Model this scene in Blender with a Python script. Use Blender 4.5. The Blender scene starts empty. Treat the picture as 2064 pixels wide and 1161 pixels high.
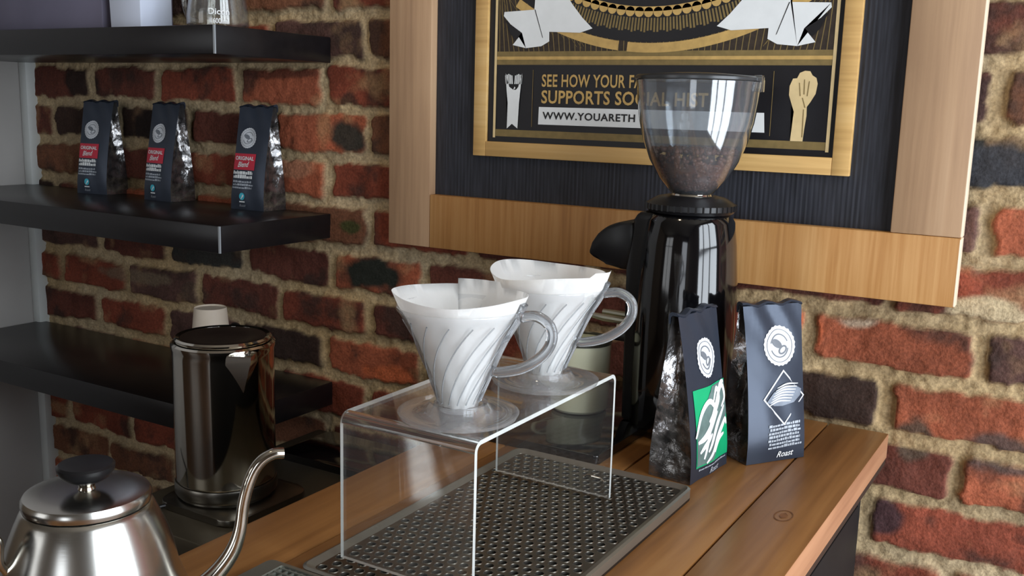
import bpy, bmesh, math, random
import numpy as np
from mathutils import Vector, Matrix, noise
PI = math.pi
scene = bpy.context.scene
COL = scene.collection
random.seed(7)

# ------------------------------------------------------------------ helpers
def srgb(r, g, b):
    f = lambda c: (c/255/12.92) if c/255 <= 0.04045 else ((c/255+0.055)/1.055)**2.4
    return (f(r), f(g), f(b), 1.0)

MATS = {}
def mat(name, col=(0.5, 0.5, 0.5, 1), rough=0.5, metal=0.0, spec=0.5, coat=0.0, trans=0.0, ior=1.45,
        noise_s=0, noise_amt=0.0, bump=0.0, bump_s=200, emit=None, emit_s=0.0, stretch=None, rough_var=0.0):
    if name in MATS:
        return MATS[name]
    m = bpy.data.materials.new(name); m.use_nodes = True
    nt = m.node_tree; N = nt.nodes; L = nt.links
    p = N['Principled BSDF']
    p.inputs['Base Color'].default_value = col
    p.inputs['Roughness'].default_value = rough
    p.inputs['Metallic'].default_value = metal
    p.inputs['Specular IOR Level'].default_value = spec
    p.inputs['Coat Weight'].default_value = coat
    p.inputs['Coat Roughness'].default_value = 0.08
    p.inputs['Transmission Weight'].default_value = trans
    p.inputs['IOR'].default_value = ior
    tc = N.new('ShaderNodeTexCoord')
    mp = N.new('ShaderNodeMapping'); L.new(tc.outputs['Object'], mp.inputs['Vector'])
    if stretch: mp.inputs['Scale'].default_value = stretch
    if noise_s:
        n = N.new('ShaderNodeTexNoise'); n.inputs['Scale'].default_value = noise_s
        n.inputs['Detail'].default_value = 6; L.new(mp.outputs[0], n.inputs['Vector'])
        r = N.new('ShaderNodeMapRange'); r.inputs[1].default_value = 0.3; r.inputs[2].default_value = 0.7
        r.inputs[3].default_value = 1-noise_amt; r.inputs[4].default_value = 1+noise_amt
        L.new(n.outputs['Fac'], r.inputs[0])
        v = N.new('ShaderNodeVectorMath'); v.operation = 'MULTIPLY'; v.inputs[0].default_value = col[:3]
        L.new(r.outputs[0], v.inputs[1]); L.new(v.outputs[0], p.inputs['Base Color'])
        if rough_var:
            r2 = N.new('ShaderNodeMapRange'); r2.inputs[1].default_value = 0.3; r2.inputs[2].default_value = 0.7
            r2.inputs[3].default_value = max(0.02, rough-rough_var); r2.inputs[4].default_value = rough+rough_var
            L.new(n.outputs['Fac'], r2.inputs[0]); L.new(r2.outputs[0], p.inputs['Roughness'])
    if bump:
        n2 = N.new('ShaderNodeTexNoise'); n2.inputs['Scale'].default_value = bump_s; n2.inputs['Detail'].default_value = 4
        L.new(mp.outputs[0], n2.inputs['Vector'])
        b = N.new('ShaderNodeBump'); b.inputs['Strength'].default_value = bump; b.inputs['Distance'].default_value = 0.002
        L.new(n2.outputs['Fac'], b.inputs['Height']); L.new(b.outputs[0], p.inputs['Normal'])
    if emit:
        p.inputs['Emission Color'].default_value = emit; p.inputs['Emission Strength'].default_value = emit_s
    MATS[name] = m
    return m

def clear_mat(name, tint=(1, 1, 1, 1), rough=0.03, fac_mul=1.0, haze=0.0, haze_col=(0.9, 0.93, 0.95, 1), ior=1.49):
    """thin clear plastic: straight-through transmission plus a fresnel reflection and a little milky haze"""
    if name in MATS: return MATS[name]
    m = bpy.data.materials.new(name); m.use_nodes = True
    nt = m.node_tree; N = nt.nodes; L = nt.links
    for n in list(N): N.remove(n)
    out = N.new('ShaderNodeOutputMaterial')
    t = N.new('ShaderNodeBsdfTransparent'); t.inputs[0].default_value = tint
    g = N.new('ShaderNodeBsdfGlossy'); g.inputs['Roughness'].default_value = rough
    d = N.new('ShaderNodeBsdfDiffuse'); d.inputs[0].default_value = haze_col
    tl = N.new('ShaderNodeBsdfTranslucent'); tl.inputs[0].default_value = haze_col
    ad = N.new('ShaderNodeMixShader'); ad.inputs[0].default_value = 0.5
    L.new(d.outputs[0], ad.inputs[1]); L.new(tl.outputs[0], ad.inputs[2])
    h = N.new('ShaderNodeMixShader'); h.inputs[0].default_value = haze
    L.new(t.outputs[0], h.inputs[1]); L.new(ad.outputs[0], h.inputs[2])
    f = N.new('ShaderNodeLayerWeight'); f.inputs[0].default_value = 0.5
    pw = N.new('ShaderNodeMath'); pw.operation = 'POWER'; pw.inputs[1].default_value = 4.0; L.new(f.outputs['Facing'], pw.inputs[0])
    mu = N.new('ShaderNodeMath'); mu.operation = 'MULTIPLY_ADD'; mu.inputs[1].default_value = 0.8*fac_mul; mu.inputs[2].default_value = 0.045*fac_mul; mu.use_clamp = True
    L.new(pw.outputs[0], mu.inputs[0])
    mx = N.new('ShaderNodeMixShader'); L.new(mu.outputs[0], mx.inputs[0])
    L.new(h.outputs[0], mx.inputs[1]); L.new(g.outputs[0], mx.inputs[2])
    L.new(mx.outputs[0], out.inputs[0])
    MATS[name] = m
    return m

def wood_mat(name, dark, mid, light, axis='Y', scale=1.0, rough=0.45, knots=True, grain=1.0, coat=0.0):
    if name in MATS: return MATS[name]
    m = bpy.data.materials.new(name); m.use_nodes = True
    nt = m.node_tree; N = nt.nodes; L = nt.links
    p = N['Principled BSDF']; p.inputs['Roughness'].default_value = rough
    p.inputs['Coat Weight'].default_value = coat; p.inputs['Coat Roughness'].default_value = 0.25
    tc = N.new('ShaderNodeTexCoord'); mp = N.new('ShaderNodeMapping')
    L.new(tc.outputs['Object'], mp.inputs['Vector'])
    s = {'X': (2.2, 30, 30), 'Y': (30, 2.2, 30), 'Z': (30, 30, 2.2)}[axis]
    mp.inputs['Scale'].default_value = tuple(c*scale for c in s)
    n1 = N.new('ShaderNodeTexNoise'); n1.inputs['Scale'].default_value = 1.0; n1.inputs['Detail'].default_value = 8
    n1.inputs['Roughness'].default_value = 0.6; n1.inputs['Distortion'].default_value = 0.6
    L.new(mp.outputs[0], n1.inputs['Vector'])
    mp2 = N.new('ShaderNodeMapping'); L.new(tc.outputs['Object'], mp2.inputs['Vector'])
    mp2.inputs['Scale'].default_value = tuple(c*scale*6 if c > 5 else c*scale*2 for c in s)
    n2 = N.new('ShaderNodeTexNoise'); n2.inputs['Scale'].default_value = 1.0; n2.inputs['Detail'].default_value = 5
    L.new(mp2.outputs[0], n2.inputs['Vector'])
    n3 = N.new('ShaderNodeTexNoise'); n3.inputs['Scale'].default_value = 5.0; n3.inputs['Detail'].default_value = 2
    L.new(tc.outputs['Object'], n3.inputs['Vector'])
    mx = N.new('ShaderNodeMath'); mx.operation = 'MULTIPLY_ADD'
    L.new(n2.outputs['Fac'], mx.inputs[0]); mx.inputs[1].default_value = 0.35*grain
    a = N.new('ShaderNodeMath'); a.operation = 'MULTIPLY_ADD'; a.inputs[1].default_value = 0.65; 
    L.new(n1.outputs['Fac'], a.inputs[0]); 
    a2 = N.new('ShaderNodeMath'); a2.operation = 'MULTIPLY'; a2.inputs[1].default_value = 0.25; L.new(n3.outputs['Fac'], a2.inputs[0])
    L.new(a2.outputs[0], a.inputs[2])
    a3 = N.new('ShaderNodeMath'); a3.operation = 'SUBTRACT'; a3.inputs[1].default_value = 0.15; L.new(a.outputs[0], a3.inputs[0])
    L.new(a3.outputs[0], mx.inputs[2])
    cr = N.new('ShaderNodeValToRGB'); e = cr.color_ramp.elements
    e[0].position = 0.25; e[0].color = dark; e[1].position = 0.78; e[1].color = light
    em = cr.color_ramp.elements.new(0.5); em.color = mid
    L.new(mx.outputs[0], cr.inputs[0]); L.new(cr.outputs[0], p.inputs['Base Color'])
    b = N.new('ShaderNodeBump'); b.inputs['Strength'].default_value = 0.25; b.inputs['Distance'].default_value = 0.001
    L.new(n2.outputs['Fac'], b.inputs['Height']); L.new(b.outputs[0], p.inputs['Normal'])
    MATS[name] = m
    return m

def sharp(bm, ang=35):
    a = math.radians(ang)
    for f in bm.faces: f.smooth = True
    for e in bm.edges:
        if len(e.link_faces) == 2:
            e.smooth = e.calc_face_angle(0) < a
def obj(name, bm, mats, parent=None, ang=35, normals=True, flat=False):
    if normals: bmesh.ops.recalc_face_normals(bm, faces=bm.faces)
    if not flat: sharp(bm, ang)
    me = bpy.data.meshes.new(name); bm.to_mesh(me); bm.free()
    if not isinstance(mats, (list, tuple)): mats = [mats]
    for m in mats: me.materials.append(m)
    o = bpy.data.objects.new(name, me); COL.objects.link(o)
    if parent is not None: o.parent = parent
    return o
def tag(o, label=None, cat=None, group=None, kind=None):
    if label: o['label'] = label
    if cat: o['category'] = cat
    if group: o['group'] = group
    if kind: o['kind'] = kind
    return o
def thing(name, loc, rz=0, label=None, cat=None, group=None):
    o = bpy.data.objects.new(name, None); COL.objects.link(o)
    o.location = loc; o.rotation_euler = (0, 0, rz); o.empty_display_size = 0.02
    return tag(o, label, cat, group)
def copy_tree(o, parent=None):
    c = o.copy(); COL.objects.link(c)
    c.parent = parent
    for ch in list(o.children): copy_tree(ch, c)
    return c

def box(bm, x0, x1, y0, y1, z0, z1, bev=0.0, seg=2, mi=0):
    r = bmesh.ops.create_cube(bm, size=1.0)
    vs = r['verts']
    for v in vs:
        v.co = Vector(((x0+x1)/2+v.co.x*(x1-x0), (y0+y1)/2+v.co.y*(y1-y0), (z0+z1)/2+v.co.z*(z1-z0)))
    fs = set(f for v in vs for f in v.link_faces)
    for f in fs: f.material_index = mi
    if bev > 0:
        es = list(set(e for v in vs for e in v.link_edges))
        r2 = bmesh.ops.bevel(bm, geom=es, offset=bev, segments=seg, affect='EDGES', profile=0.5)
        for f in r2['faces']: f.material_index = mi
def lathe(bm, prof, seg=48, c=(0, 0, 0), a0=0, a1=2*PI, mi=0, sx=1, sy=1):
    full = abs(a1-a0-2*PI) < 1e-6
    n = seg if full else seg+1
    rings = []
    for r, z in prof:
        if r < 1e-6:
            rings.append([bm.verts.new((c[0], c[1], c[2]+z))])
        else:
            rings.append([bm.verts.new((c[0]+sx*r*math.cos(a0+(a1-a0)*i/seg), c[1]+sy*r*math.sin(a0+(a1-a0)*i/seg), c[2]+z)) for i in range(n)])
    for A, B in zip(rings, rings[1:]):
        m = seg
        for i in range(m):
            j = (i+1) % n
            a = A[i] if len(A) > 1 else A[0]; a2 = A[j] if len(A) > 1 else A[0]
            b = B[i] if len(B) > 1 else B[0]; b2 = B[j] if len(B) > 1 else B[0]
            q = []
            for v in (a, a2, b2, b):
                if v not in q: q.append(v)
            if len(q) >= 3:
                f = bm.faces.new(q); f.material_index = mi
    return rings
def tube(bm, pts, rad, seg=12, cap=True, mi=0, flat=1.0):
    P = [Vector(p) for p in pts]; n = len(P)
    R = rad if isinstance(rad, (list, tuple)) else [rad]*n
    T = [(P[min(i+1, n-1)]-P[max(i-1, 0)]).normalized() for i in range(n)]
    up = Vector((0, 0, 1)) if abs(T[0].z) < 0.9 else Vector((1, 0, 0))
    u = T[0].cross(up).normalized(); rings = []
    for i in range(n):
        u = (u-T[i]*u.dot(T[i])).normalized(); w = T[i].cross(u)
        rings.append([bm.verts.new(P[i]+(u*math.cos(2*PI*k/seg)+w*math.sin(2*PI*k/seg)*flat)*R[i]) for k in range(seg)])
    for A, B in zip(rings, rings[1:]):
        for k in range(seg):
            f = bm.faces.new((A[k], A[(k+1) % seg], B[(k+1) % seg], B[k])); f.material_index = mi
    if cap:
        bm.faces.new(rings[0][::-1]).material_index = mi; bm.faces.new(rings[-1]).material_index = mi
def smooth_path(pts, sub=8):
    P = [Vector(p) for p in pts]; out = []
    Q = [P[0]*2-P[1]]+P+[P[-1]*2-P[-2]]
    for i in range(1, len(Q)-2):
        for k in range(sub):
            t = k/sub; a, b, c, d = Q[i-1], Q[i], Q[i+1], Q[i+2]
            out.append(0.5*((2*b)+(-a+c)*t+(2*a-5*b+4*c-d)*t*t+(-a+3*b-3*c+d)*t**3))
    out.append(P[-1]); return out
def prism(bm, poly, h0, h1, axis='z', mi=0, bev=0):
    """extrude a 2D polygon between h0 and h1 along an axis"""
    def mk(p, h):
        if axis == 'z': return (p[0], p[1], h)
        if axis == 'y': return (p[0], h, p[1])
        return (h, p[0], p[1])
    A = [bm.verts.new(mk(p, h0)) for p in poly]; B = [bm.verts.new(mk(p, h1)) for p in poly]
    fs = [bm.faces.new(A[::-1]), bm.faces.new(B)]
    for i in range(len(poly)):
        j = (i+1) % len(poly); fs.append(bm.faces.new((A[i], A[j], B[j], B[i])))
    for f in fs: f.material_index = mi
    if bev:
        es = list(set(e for f in fs for e in f.edges))
        bmesh.ops.bevel(bm, geom=es, offset=bev, segments=2, affect='EDGES', profile=0.5)
def rrect(x0, x1, y0, y1, r, n=5):
    out = []
    for cx, cy, a in ((x1-r, y1-r, 0), (x0+r, y1-r, PI/2), (x0+r, y0+r, PI), (x1-r, y0+r, 1.5*PI)):
        for i in range(n+1):
            t = a+i*PI/2/n; out.append((cx+r*math.cos(t), cy+r*math.sin(t)))
    return out
def flat_poly(bm, poly, F, mi=0):
    vs = [bm.verts.new(F(*p)) for p in poly]
    f = bm.faces.new(vs); f.material_index = mi
    bmesh.ops.triangulate(bm, faces=[f])
def strip(bm, outer, inner, F, mi=0, closed=True):
    A = [bm.verts.new(F(*p)) for p in outer]; B = [bm.verts.new(F(*p)) for p in inner]
    n = len(A)
    for i in range(n if closed else n-1):
        j = (i+1) % n; bm.faces.new((A[i], A[j], B[j], B[i])).material_index = mi
def grid_rect(bm, x0, x1, y0, y1, F, nx=6, ny=6, mi=0):
    V = [[bm.verts.new(F(x0+(x1-x0)*i/nx, y0+(y1-y0)*j/ny)) for i in range(nx+1)] for j in range(ny+1)]
    for j in range(ny):
        for i in range(nx):
            bm.faces.new((V[j][i], V[j][i+1], V[j+1][i+1], V[j+1][i])).material_index = mi
def text_geo(s, size=1.0, bold=0.0, shear=0.0, spacing=1.0, align='LEFT'):
    c = bpy.data.curves.new('lettering', 'FONT'); c.body = s; c.size = size; c.offset = bold; c.shear = shear
    c.space_character = spacing; c.align_x = align; c.resolution_u = 3
    o = bpy.data.objects.new('lettering', c); COL.objects.link(o)
    dg = bpy.context.evaluated_depsgraph_get(); dg.update()
    me = bpy.data.meshes.new_from_object(o.evaluated_get(dg))
    V = [tuple(v.co)[:2] for v in me.vertices]; Fc = [tuple(p.vertices) for p in me.polygons]
    bpy.data.objects.remove(o); bpy.data.curves.remove(c); bpy.data.meshes.remove(me)
    return V, Fc
def put_text(bm, s, x0, y0, w, h, F, bold=0.0, shear=0.0, spacing=1.0, rot=0.0, mi=0):
    """lettering fitted to width w and cap height h with its lower left corner at x0,y0"""
    V, Fc = text_geo(s, 1.0, bold, shear, spacing)
    if not V: return
    xs = [v[0] for v in V]; ys = [v[1] for v in V]
    kx = w/(max(xs)-min(xs)); ky = h/(max(ys)-min(ys))
    ca, sa = math.cos(rot), math.sin(rot); vs = []
    for v in V:
        a = (v[0]-min(xs))*kx; b = (v[1]-min(ys))*ky
        vs.append(bm.verts.new(F(x0+a*ca-b*sa, y0+a*sa+b*ca)))
    for f in Fc:
        try: bm.faces.new([vs[i] for i in f]).material_index = mi
        except ValueError: pass

# ------------------------------------------------------------------ camera (calibrated from the photograph)
f_px, pit, rol, yaw = 1996.77, math.radians(10.26873), math.radians(1.58995), math.radians(-30.67907)
CAM = Vector((0, -1.27, 0.38735))
fw = Vector((math.sin(yaw)*math.cos(pit), math.cos(yaw)*math.cos(pit), -math.sin(pit)))
r0 = Vector((math.cos(yaw), -math.sin(yaw), 0)); u0 = r0.cross(fw)
RR = r0*math.cos(rol)+u0*math.sin(rol); UU = -r0*math.sin(rol)+u0*math.cos(rol)
cd = bpy.data.cameras.new('camera'); cam = bpy.data.objects.new('camera', cd); COL.objects.link(cam)
M = Matrix((RR, UU, -fw)).transposed().to_4x4(); M.translation = CAM
cam.matrix_world = M
cd.sensor_width = 36; cd.lens = f_px/2064*36; cd.clip_start = 0.02; cd.clip_end = 60
scene.camera = cam

# ------------------------------------------------------------------ materials
M_black_lam = mat('black_laminate', srgb(22, 20, 22), 0.3, spec=0.5, noise_s=60, noise_amt=0.15, bump=0.03, bump_s=400)
M_shelf_edge = mat('shelf_edge_highlight', srgb(150, 155, 160), 0.4)
M_plaster = mat('grey_plaster', srgb(176, 172, 168), 0.75, noise_s=6, noise_amt=0.06, bump=0.1, bump_s=60)
M_plaster_w = mat('white_bead', srgb(215, 218, 215), 0.5, noise_s=8, noise_amt=0.08)
M_steel = mat('brushed_steel', srgb(196, 194, 188), 0.22, metal=1.0, bump=0.02, bump_s=40, stretch=(1, 1, 30))
M_steel_pol = mat('polished_steel', srgb(205, 200, 190), 0.09, metal=1.0)
M_steel_dark = mat('dull_steel', srgb(120, 116, 108), 0.3, metal=1.0, noise_s=12, noise_amt=0.15)
M_steel_tray = mat('tray_steel', srgb(138, 134, 124), 0.36, metal=1.0, noise_s=18, noise_amt=0.12)
M_black_pl = mat('black_plastic', srgb(20, 20, 22), 0.35, noise_s=30, noise_amt=0.1)
M_black_gl = mat('black_gloss', srgb(8, 8, 10), 0.08, spec=0.6, coat=0.6, noise_s=20, noise_amt=0.1)
M_black_mt = mat('black_matte', srgb(14, 14, 15), 0.6, noise_s=40, noise_amt=0.2)
M_lid_dark = mat('dark_lid', srgb(38, 30, 28), 0.25, spec=0.6, noise_s=20, noise_amt=0.1)

# ------------------------------------------------------------------ BRICK WALL (height field with every brick and joint)
def vnoise(w, h, cell, rng, octs=4, gain=0.5):
    out = np.zeros((h, w)); amp = 1; tot = 0
    for o in range(octs):
        c = max(1.0, cell/2**o); gw, gh = int(w/c)+3, int(h/c)+3
        g = rng.random((gh, gw)); xs = np.arange(w)/c; ys = np.arange(h)/c
        xi = xs.astype(int); yi = ys.astype(int); fx = xs-xi; fy = ys-yi
        fx = fx*fx*(3-2*fx); fy = fy*fy*(3-2*fy)
        a = g[yi][:, xi]; b = g[yi][:, xi+1]; cc = g[yi+1][:, xi]; d = g[yi+1][:, xi+1]
        out += amp*((a*(1-fx)+b*fx)*(1-fy)[:, None]+(cc*(1-fx)+d*fx)*fy[:, None]); tot += amp; amp *= gain
    return out/tot
BX0, BX1, BZ0, BZ1, ST = -1.935, 0.42, -0.56, 0.66, 0.0032
def lin(c): return np.array(srgb(*c)[:3])
ORANGE, RED, DRED, DBR, PURP, BLK, BRN = (182, 100, 70), (146, 74, 54), (108, 60, 48), (70, 51, 43), (102, 72, 64), (56, 54, 50), (132, 86, 62)
SPEC = {(1, 8): DRED, (1, 7): DRED, (1, 6): RED, (1, 5): ORANGE, (1, 4): RED, (2, 8): DRED, (2, 7): DBR, (2, 6): DBR,
        (2, 5): DRED, (2, 4): ORANGE, (2, 3): BRN, (3, 8): BRN, (3, 7): DRED, (3, 6): RED, (3, 5): ORANGE, (3, 4): RED,
        (4, 4): BRN, (4, 3): RED, (5, 8): PURP, (5, 7): DRED, (5, 6): BLK, (5, 5): DRED, (5, 4): ORANGE, (5, 3): DRED,
        (5, 2): DRED, (5, 1): RED, (5, 0): ORANGE, (5, -1): PURP, (6, 7): RED, (6, 6): PURP, (6, 5): DRED, (6, 4): RED, (6, 3): DRED,
        (6, 0): DBR, (6, -1): ORANGE, (7, 8): DRED, (7, 5): DBR, (7, 4): ORANGE, (7, 0): DRED, (7, -1): ORANGE, (8, -1): RED, (8, 0): RED,
        (8, 4): RED, (8, 3): RED, (9, 0): RED, (9, -1): RED, (0, 4): PURP, (0, 3): BRN, (-1, 4): RED, (-1, 5): BRN, (4, -1): RED,
        (4, 0): DRED, (3, -1): ORANGE, (3, 0): PURP, (2, -1): BLK, (2, 0): RED, (1, -1): BRN, (1, 0): RED, (0, -1): DRED, (0, 0): RED}
# patches of soot, moss, mortar smear and one painted shelf shadow (x, z, rx, rz, colour, strength)
PATCH = [(-1.075, 0.335, 0.045, 0.028, (50, 52, 46), .95), (-1.02, 0.113, 0.062, 0.026, (38, 40, 34), 1.0),
         (-1.06, 0.187, 0.022, 0.012, (60, 66, 34), .9), (-1.07, 0.385, 0.02, 0.02, (60, 42, 36), .8),
         (-0.205, -0.105, 0.028, 0.028, (64, 44, 46), .95), (-0.165, -0.003, 0.022, 0.026, (86, 72, 60), .9),
         (-0.07, 0.0, 0.048, 0.026, (82, 68, 62), .9), (-1.22, 0.436, 0.09, 0.01, (70, 40, 32), .7),  # last one paints the top shelf's shadow along the brick top
         (-1.22, 0.605, 0.12, 0.04, (62, 48, 40), .85), (-0.97, 0.6, 0.06, 0.03, (80, 50, 40), .7),
         (-0.98, -0.055, 0.05, 0.018, (214, 112, 70), .8), (-1.19, 0.28, 0.04, 0.018, (180, 130, 100), .6),
         (-0.10, 0.168, 0.04, 0.018, (196, 176, 140), .9), (-0.02, 0.10, 0.03, 0.03, (80, 56, 52), .7),
         (-1.6, 0.045, 0.09, 0.014, (120, 104, 84), .7), (-1.44, 0.03, 0.04, 0.018, (80, 66, 54), .7),
         (-1.75, 0.415, 0.06, 0.034, (44, 34, 30), .9), (-1.55, 0.335, 0.06, 0.034, (34, 26, 24), .9),
         (-0.085, 0.335, 0.075, 0.026, (54, 54, 58), .95), (-0.02, 0.48, 0.07, 0.02, (84, 66, 68), .8),
         (-0.125, 0.41, 0.02, 0.03, (60, 44, 42), .8), (-0.27, -0.04, 0.05, 0.016, (66, 54, 46), .5),
         (-0.285, -0.115, 0.03, 0.045, (150, 136, 104), .9), (-0.31, 0.115, 0.02, 0.03, (204, 104, 66), .8),
         (-0.25, 0.142, 0.03, 0.014, (190, 176, 150), .7), (-0.35, 0.03, 0.05, 0.02, (50, 42, 36), .8)]
def brick_wall():
    W = int((BX1-BX0)/ST)+1; H = int((BZ1-BZ0)/ST)+1
    rng = np.random.default_rng(5)
    X = BX0+np.arange(W)*ST; Z = BZ0+np.arange(H)*ST
    XX, ZZ = np.meshgrid(X, Z)
    wob = (vnoise(W, H, 26, rng, 3)-.5)*0.017; wob2 = (vnoise(W, H, 26, rng, 3)-.5)*0.013
    rag = (vnoise(W, H, 6, rng, 3)-.5)*0.012
    course = np.floor((0.453+0.0757-(ZZ+wob2))/0.0757).astype(int)      # course 0 just above z=.453
    topz = 0.453+0.0757-course*0.0757; dz = topz-(ZZ+wob2)              # distance below course top joint
    odd = (course % 2) != 0
    base = np.where(odd, -0.112, -0.215); pitch = np.where(odd, 0.201, 0.2035)
    jit = np.array([((c*7919) % 13-6)*0.0009 for c in range(-40, 41)])[np.clip(course+40, 0, 80)]
    q = (base-(XX+wob)+jit)/pitch
    n = np.floor(q).astype(int); fx = (q-n)*pitch                        # distance left of the right joint
    def rnd(c, k, s): return np.abs(np.sin(c*12.9898+k*78.233+s*37.7)*43758.5453) % 1.0
    bedt = 0.0055+0.0035*rnd(course, n, 3); head = 0.0055+0.003*rnd(course, n, 4)
    ex = np.minimum(fx, pitch-fx)-head; ez = np.minimum(dz, 0.0757-dz)-bedt
    rad = 0.010
    cx = np.maximum(rad-ex, 0); cz = np.maximum(rad-ez, 0)
    e = np.where((ex < rad) & (ez < rad), rad-np.sqrt(cx**2+cz**2), np.minimum(ex, ez))+rag
    m = np.clip(e/0.0045, 0, 1); m = m*m*(3-2*m)                          # 1 on brick, 0 in the joint
    proud = 0.006+0.007*rnd(course, n, 9)
    face = proud+(vnoise(W, H, 30, rng, 5)-.5)*0.007+(vnoise(W, H, 5, rng, 4, .65)-.5)*0.0042
    tilt = (rnd(course, n, 11)-.5)*0.05*(fx-0.1)
    mort = (vnoise(W, H, 12, rng, 4, .65)-.4)*0.011+(vnoise(W, H, 2.2, rng, 2)-.5)*0.004+0.001
    hgt = m*(face+tilt)+(1-m)*mort
    # colours
    pal = [RED, DRED, ORANGE, BRN, DBR, DRED, RED, PURP]
    colr = np.zeros((H, W, 3))
    for c in np.unique(course):
        for k in np.unique(n[course == c]):
            s = (course == c) & (n == k)
            rc = SPEC.get((int(c), int(k)), pal[int(rnd(np.array(c), np.array(k), 1.7)*len(pal)) % len(pal)])
            colr[s] = lin(rc)
    v1 = vnoise(W, H, 40, rng, 4); v2 = vnoise(W, H, 14, rng, 4)
    colr *= (0.42+0.84*v1)[:, :, None]*(0.62+0.66*v2)[:, :, None]
    sm = np.clip((vnoise(W, H, 22, rng, 5, .6)-.56)*7, 0, 1)[:, :, None]
    colr = colr*(1-.75*sm)+lin((58, 44, 38))*.75*sm
    sm = np.clip((vnoise(W, H, 18, rng, 4)-.63)*6, 0, 1)[:, :, None]
    colr = colr*(1-.5*sm)+lin((176, 140, 100))*.5*sm
    wv = (vnoise(W, H, 10, rng, 3)-.5)*0.9
    for (px_, pz_, rx, rz, c, s) in PATCH:
        d = np.sqrt(((XX-px_)/rx)**2+((ZZ-pz_)/rz)**2)+wv
        a = np.clip((1.15-d)*3, 0, 1)[:, :, None]*s
        if abs(px_+.285) > .01: a = a*m[:, :, None]
        colr = colr*(1-a)+lin(c)*a
    mc = lin((176, 150, 110))*(0.62+0.76*vnoise(W, H, 16, rng, 5, .7))[:, :, None]
    w3 = np.clip(vnoise(W, H, 60, rng, 2)*1.6-.3, 0, 1)[:, :, None]
    mc = mc*(1-w3*.35)+lin((196, 184, 160))*w3*.35*(0.7+.5*vnoise(W, H, 5, rng, 2))[:, :, None]
    colr = m[:, :, None]*colr+(1-m)[:, :, None]*mc
    me = bpy.data.meshes.new('wall_back')
    nv = W*H; co = np.empty((nv, 3)); co[:, 0] = XX.ravel(); co[:, 1] = (0.006-hgt).ravel(); co[:, 2] = ZZ.ravel()
    idx = np.arange(nv).reshape(H, W)
    fc = np.stack([idx[:-1, :-1], idx[:-1, 1:], idx[1:, 1:], idx[1:, :-1]], -1).reshape(-1, 4)
    # solid back so that the wall has real thickness
    back = np.array([[BX0, 0.12, BZ0], [BX1, 0.12, BZ0], [BX1, 0.12, BZ1], [BX0, 0.12, BZ1]])
    co = np.vstack([co, back]); nb = nv
    me.vertices.add(len(co)); me.vertices.foreach_set('co', co.ravel())
    nf = len(fc); me.loops.add(nf*4+4); me.loops.foreach_set('vertex_index', np.concatenate([fc.ravel(), [nb+1, nb, nb+3, nb+2]]))
    me.polygons.add(nf+1); me.polygons.foreach_set('loop_start', np.arange(nf+1)*4)
    me.polygons.foreach_set('use_smooth', np.ones(nf+1, dtype=bool))
    me.update(calc_edges=True); me.validate()
    ca = me.color_attributes.new('brick_colour', 'FLOAT_COLOR', 'POINT')
    cc = np.ones((len(co), 4)); cc[:nv, :3] = colr.reshape(-1, 3); ca.data.foreach_set('color', cc.ravel())
    mm = bpy.data.materials.new('old_brick'); mm.use_nodes = True; N = mm.node_tree.nodes; L = mm.node_tree.links
    p = N['Principled BSDF']; p.inputs['Roughness'].default_value = 0.82; p.inputs['Specular IOR Level'].default_value = 0.25
    at = N.new('ShaderNodeAttribute'); at.attribute_name = 'brick_colour'
    tc = N.new('ShaderNodeTexCoord'); nz = N.new('ShaderNodeTexNoise'); nz.inputs['Scale'].default_value = 260; nz.inputs['Detail'].default_value = 5
    L.new(tc.outputs['Object'], nz.inputs['Vector'])
    mr = N.new('ShaderNodeMapRange'); mr.inputs[1].default_value = .3; mr.inputs[2].default_value = .7; mr.inputs[3].default_value = .72; mr.inputs[4].default_value = 1.25
    L.new(nz.outputs['Fac'], mr.inputs[0]); vm = N.new('ShaderNodeVectorMath'); vm.operation = 'MULTIPLY'
    L.new(at.outputs['Color'], vm.inputs[0]); L.new(mr.outputs[0], vm.inputs[1]); L.new(vm.outputs[0], p.inputs['Base Color'])
    bp = N.new('ShaderNodeBump'); bp.inputs['Strength'].default_value = .5; bp.inputs['Distance'].default_value = .0025
    L.new(nz.outputs['Fac'], bp.inputs['Height']); L.new(bp.outputs[0], p.inputs['Normal'])
    me.materials.append(mm)
    o = bpy.data.objects.new('wall_back', me); COL.objects.link(o); tag(o, kind='structure')
brick_wall()

def struct(name, bm, m): return tag(obj(name, bm, m), kind='structure')
def sbox(name, m, *a, **k):
    bm = bmesh.new(); box(bm, *a, **k); return struct(name, bm, m)
M_floor = wood_mat('floor_boards', srgb(50, 34, 22), srgb(84, 58, 38), srgb(110, 78, 50), 'Y', 0.6)
M_room = mat('room_paint', srgb(146, 128, 108), 0.8, noise_s=4, noise_amt=0.08)
M_ceil = mat('ceiling_paint', srgb(150, 140, 126), 0.85, noise_s=4, noise_amt=0.05)
M_wf = mat('window_frame_paint', srgb(60, 58, 56), 0.5, noise_s=20, noise_amt=0.05)
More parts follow.
